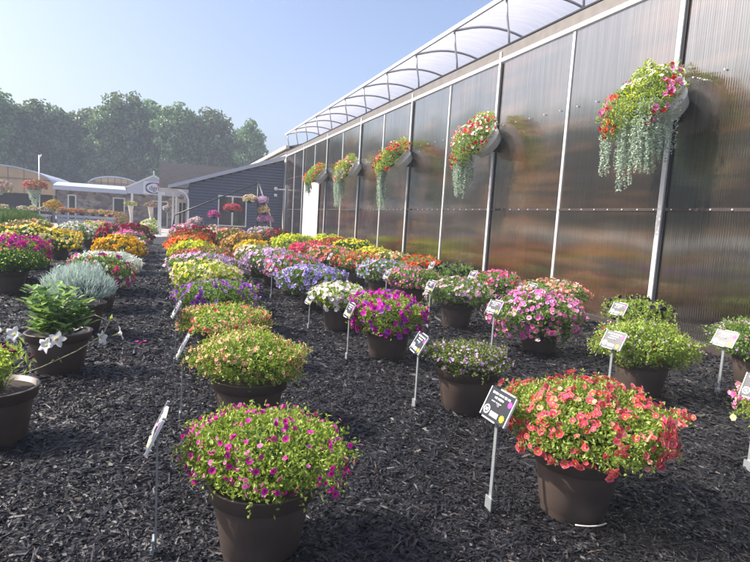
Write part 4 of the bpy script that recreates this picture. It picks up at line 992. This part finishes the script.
cascade(-6.95, 35.8, 2.35, .95, .32, ('coral', 'salmon'), 'olive', 'large planter of coral flowers with silver trailing foliage, hung on the thin pole', strand=1.3)
cascade(-9.3, 38, 2.1, 1.2, .5, ('palepink', 'pink'), 'green', 'hanging planter of pink flowers in the entrance of the hoop greenhouse', strand=.5)
cascade(-6.3, 37, 1.15, .8, .45, ('orange', 'gold'), 'lime', 'orange and yellow flowering plant standing on the bench under the coral planter', 'bench_plant', 'plant')
def urn(x, y, label, key):
    t = empty('tall_planter', (x, y, 0), label, 'tall planter', 'tall white planters by the store entrance')
    MB().lathe([(0, 0), (.13, 0), (.14, .04), (.06, .10), (.055, .8), (.10, 1.1), (.19, 1.55), (.21, 1.6), (.19, 1.62), (0, 1.58)], 20).build('planter', M['cream'], t)
    rng = np.random.default_rng(int(abs(x*50))); P, N = dome(500, .42, .22, -.4, 2, rng, .42, .15); P[:, 2] += 1.7; V, F = leaves(P, N, .10, .05, rng)
    link('foliage', npmesh('foliage', V, F), LEAF['olive'], t)
    P, N = dome(60, .43, .23, -.4, 2, rng, .42, .15, .05); P[:, 2] += 1.7; V, F, rd = discs(P, N, .05, rng, False); o = link('flowers', npmesh('flowers', V, F, rd=rd), BL[key], t); o['kind'] = 'stuff'
urn(-2.4, 43, 'tall white planter with greenery in front of the store canopy post', 'paleyellow')
urn(-1.05, 41.5, 'tall white planter with pink flowers before the store door', 'pink')
cascade(.05, 40, 1.55, .5, .2, ('palepink', 'blush'), 'olive', 'small hanging planter under the porch beam', strand=.3)
bk = 0
for (x0, x1, y, keys, lab, pk) in [
    (-12.2, -8.1, 35.5, ('gold', 'palepink'), 'grey slatted bench of yellow and white flowers at the far left', 'flowering plants in pots on the far left bench'),
    (-7.6, -6.1, 35.2, ('paleyellow', 'palepink'), 'short grey bench of cream and pink flowers right of the ornamental grass', 'flowering plants in pots on the short grey bench'),
    (-5.9, -4.4, 36.5, ('hotpink', 'coral'), 'grey slatted bench of rose red flowers before the first store door', 'red flowering plants on the middle grey bench'),
    (-4.3, -2.9, 36.5, ('gold', 'salmon'), 'grey slatted bench of orange yellow flowers before the store wall', 'orange yellow plants on the right hand grey bench')]:
    t = empty('plant_bench', ((x0+x1)/2, y, 0), lab.replace(' of ', ' holding ', 1), 'bench', 'slatted benches in front of the store'); L = x1-x0
    b = MB()
    for z in (.25, .48, .70): b.bb((-L/2, -.62, z), (L/2, -.58, z+.14))
    b.build('side_slats', M['bench'], t)
    MB().bb((-L/2, -.575, .72), (L/2, .6, .80)).build('top', M['bench'], t)
    for sx in (-1, 1):
        for s2 in (-1, 1): MB().bb((sx*(L/2-.12)-.05, s2*.5-.05, 0), (sx*(L/2-.12)+.05, s2*.5+.05, .715)).build('leg', M['bench'], t)
    nb = max(3, int(L/.5))
    for k in range(nb):
        bk += 1; px = x0+L*(k+.5)/nb; rng = np.random.default_rng(500+bk)
        tt = empty('bench_plant', (px, y-.2, .81), ['leftmost', 'second from left', 'third from left', 'fourth from left', 'fifth from left', 'sixth from left', 'seventh from left', 'eighth from left'][k]+' of the '+pk, 'plant', pk)
        MB().lathe([(0, 0), (.09, 0), (.13, .18), (0, .18)], 14).build('pot', M['pot'], tt)
        P, N = dome(420, .30, .18, -.3, bk, rng, .35, .15); P[:, 2] += .24; V, F = leaves(P, N, .09, .05, rng); link('foliage', npmesh('foliage', V, F), LEAF['lime' if k % 2 else 'green'], tt)
        P, N = dome(90, .31, .19, -.2, bk, rng, .36, .15, .05); P[:, 2] += .24; V, F, rd = discs(P, N, .045, rng, False); o = link('flowers', npmesh('flowers', V, F, rd=rd), BL[keys[(k+rng.integers(2)) % 2]], tt); o['kind'] = 'stuff'
cascade(-3.0, 38.5, .55, 1.1, .55, ('brick', 'salmon'), 'green', 'dusky red bush before the store, left of the tall white planter', 'flowering_bush', 'bush')
cascade(-1.0, 37.5, .35, .9, .45, ('white', 'paleyellow'), 'lime', 'low white flowered bush at the end of the path', 'flowering_bush', 'bush')
path_ = MB(); path_.poly([(-14, 31.6, .006), (1, 31.6, .006), (1, 46, .006), (-14, 46, .006)]); struct(path_.build('path', mat('pale_path', (.36, .34, .33), .9, noise=.15, nscale=3)))

# ------------------------------------------------------------------ trees
def tree_mesh(seed, h):
    rng = np.random.default_rng(seed); ct = MB()
    ct.tube([(0, 0, 0), (.1, 0, h*.3), (-.1, .1, h*.6), (0, 0, h*.9)], .34, 8, r2=.06)
    cl = []
    nb = 34
    for k in range(nb):
        t_ = .10+.84*(k/nb)**.9; a = k*2.4+rng.uniform(-.4, .4); R = 3.0*max(.12, 1-max(0, (t_-.45)/.56)**2.6)**.6*rng.uniform(.6, 1.1)
        z0 = h*t_*.9; e = Vector((R*math.cos(a), R*math.sin(a), min(h*.97, z0+R*.55)))
        ct.tube([(0, 0, z0*.92), tuple(e*.55+Vector((0, 0, z0*.42))), tuple(e)], .09, 5, r2=.02)
        for q in range(4):
            c = np.array(e)*(.62+.16*q if q < 3 else .4); c[2] = z0*.9+(e.z-z0*.9)*(.4+.2*q)
            cl.append((c+rng.normal(size=3)*.45, rng.uniform(.6, 1.35)))
    Ps = []; Ns = []
    for c, r in cl:
        n = int(60*r*r); d = nrm(rng.normal(size=(n, 3))); q = d*(r*rng.random(n)**.22)[:, None]*np.array([1, 1, .72]); Ps.append(c+q); Ns.append(nrm(d+np.array([0, 0, .35])))
    P = np.concatenate(Ps); N = np.concatenate(Ns); V, F = leaves(P, N, .50, .42, rng, .9, 0, .85)
    return ct, npmesh('crown', V, F)
_tn = LEAF['tree'].node_tree; _r = [n for n in _tn.nodes if n.type == 'VALTORGB'][0]
_oi = _tn.nodes.new('ShaderNodeObjectInfo'); _hs = _tn.nodes.new('ShaderNodeHueSaturation'); _mr = _tn.nodes.new('ShaderNodeMapRange'); _mh = _tn.nodes.new('ShaderNodeMapRange')
_mr.inputs[3].default_value = .9; _mr.inputs[4].default_value = 1.6; _mh.inputs[3].default_value = .48; _mh.inputs[4].default_value = .525
_tn.links.new(_oi.outputs['Random'], _mr.inputs[0]); _tn.links.new(_oi.outputs['Random'], _mh.inputs[0])
_tn.links.new(_mr.outputs[0], _hs.inputs['Value']); _tn.links.new(_mh.outputs[0], _hs.inputs['Hue'])
for _l in list(_tn.links):
    if _l.from_node == _r: _tn.links.new(_hs.outputs[0], _l.to_socket)
_tn.links.new(_r.outputs[0], _hs.inputs['Color'])
protos = []
for k in range(5):
    ct, cm = tree_mesh(60+k, 16); cm.materials.append(LEAF['tree']); o = ct.build('trunk', M['bark']); protos.append((o.data, cm)); D.objects.remove(o)
def tree(x, y, h, w_, k, label, group='tall trees in a row behind the store'):
    t = empty('broadleaf_tree', (x, y, 0), label, 'tree', group, rz=k*1.7)
    for nm, me in zip(('trunk', 'crown'), protos[k % 5]):
        o = D.objects.new(nm, me); C.objects.link(o); o.parent = t
    t.scale = (w_, w_, h/16)
TL = ['broad tree at the left edge of the tree row', 'tree second from the left edge, its rounded top level with the first', 'third tree from the left in the row behind the store',
      'tree with pale highlights right of the third one, above the second hoop roof', 'tall broad tree above the stone wall of the store', 'tallest tree of the row, above the sign gable',
      'second tall crown just right of the tallest one', 'tree above the left end of the grey shingle roof', 'tree above the middle of the grey shingle roof', 'slightly lower tree above the right end of the shingle roof',
      'narrow tree at the right end of the row', 'small pointed tree that closes the row on the right']
for k, (x, h, w_) in enumerate([(-19.6, 16.0, 1.0), (-16.4, 15.7, .95), (-13.4, 15.4, .9), (-10.2, 16.7, 1.0), (-7.9, 15.3, .8), (-5.3, 18.4, 1.0), (-2.2, 18.2, 1.0), (.6, 17.3, .85), (3.3, 17.2, .9), (6.3, 18.2, .95), (9.3, 15.4, .65), (11.3, 16.2, .75)]):
    tree(x, 84+((k*37) % 7)-3, h, w_, k, TL[k])
for k in range(8):
    tree(-20.5+k*4.1, 92+(k % 3), 12.0, 1.15, k+2, 'one of the trees standing in shade behind the front row', 'trees of the second row behind the front row')
for k, (x, y, h) in enumerate([(-35, -3, 17), (-34, 5, 16), (-36, 12, 18), (-35, 19, 17), (-37, 26, 18.5), (-36, 33, 17.5), (-38, 40, 19), (-37, 47, 18), (-39, 54, 19.5), (-38, 61, 18.5), (-38, 69, 19), (-34, 76, 19), (-28, 81, 18)]):
    tree(x, y, h, 1.25, k, 'tree along the left side of the nursery, seen only mirrored in the greenhouse wall', 'trees along the left side of the nursery')

# ------------------------------------------------------------------ haze
hb = MB().bb((-60, -25, -1), (40, 112, 20.5)); hm = D.materials.new('haze_air'); hm.use_nodes = True
hn = hm.node_tree.nodes; hn.remove(hn['Principled BSDF']); pv = hn.new('ShaderNodeVolumePrincipled')
pv.inputs['Color'].default_value = (.76, .85, 1, 1); pv.inputs['Density'].default_value = .0020; pv.inputs['Anisotropy'].default_value = -.1
hm.node_tree.links.new(pv.outputs[0], hn['Material Output'].inputs['Volume'])
ho = hb.build('haze', hm); ho['kind'] = 'stuff'; ho['label'] = 'thin summer haze lying over the nursery'
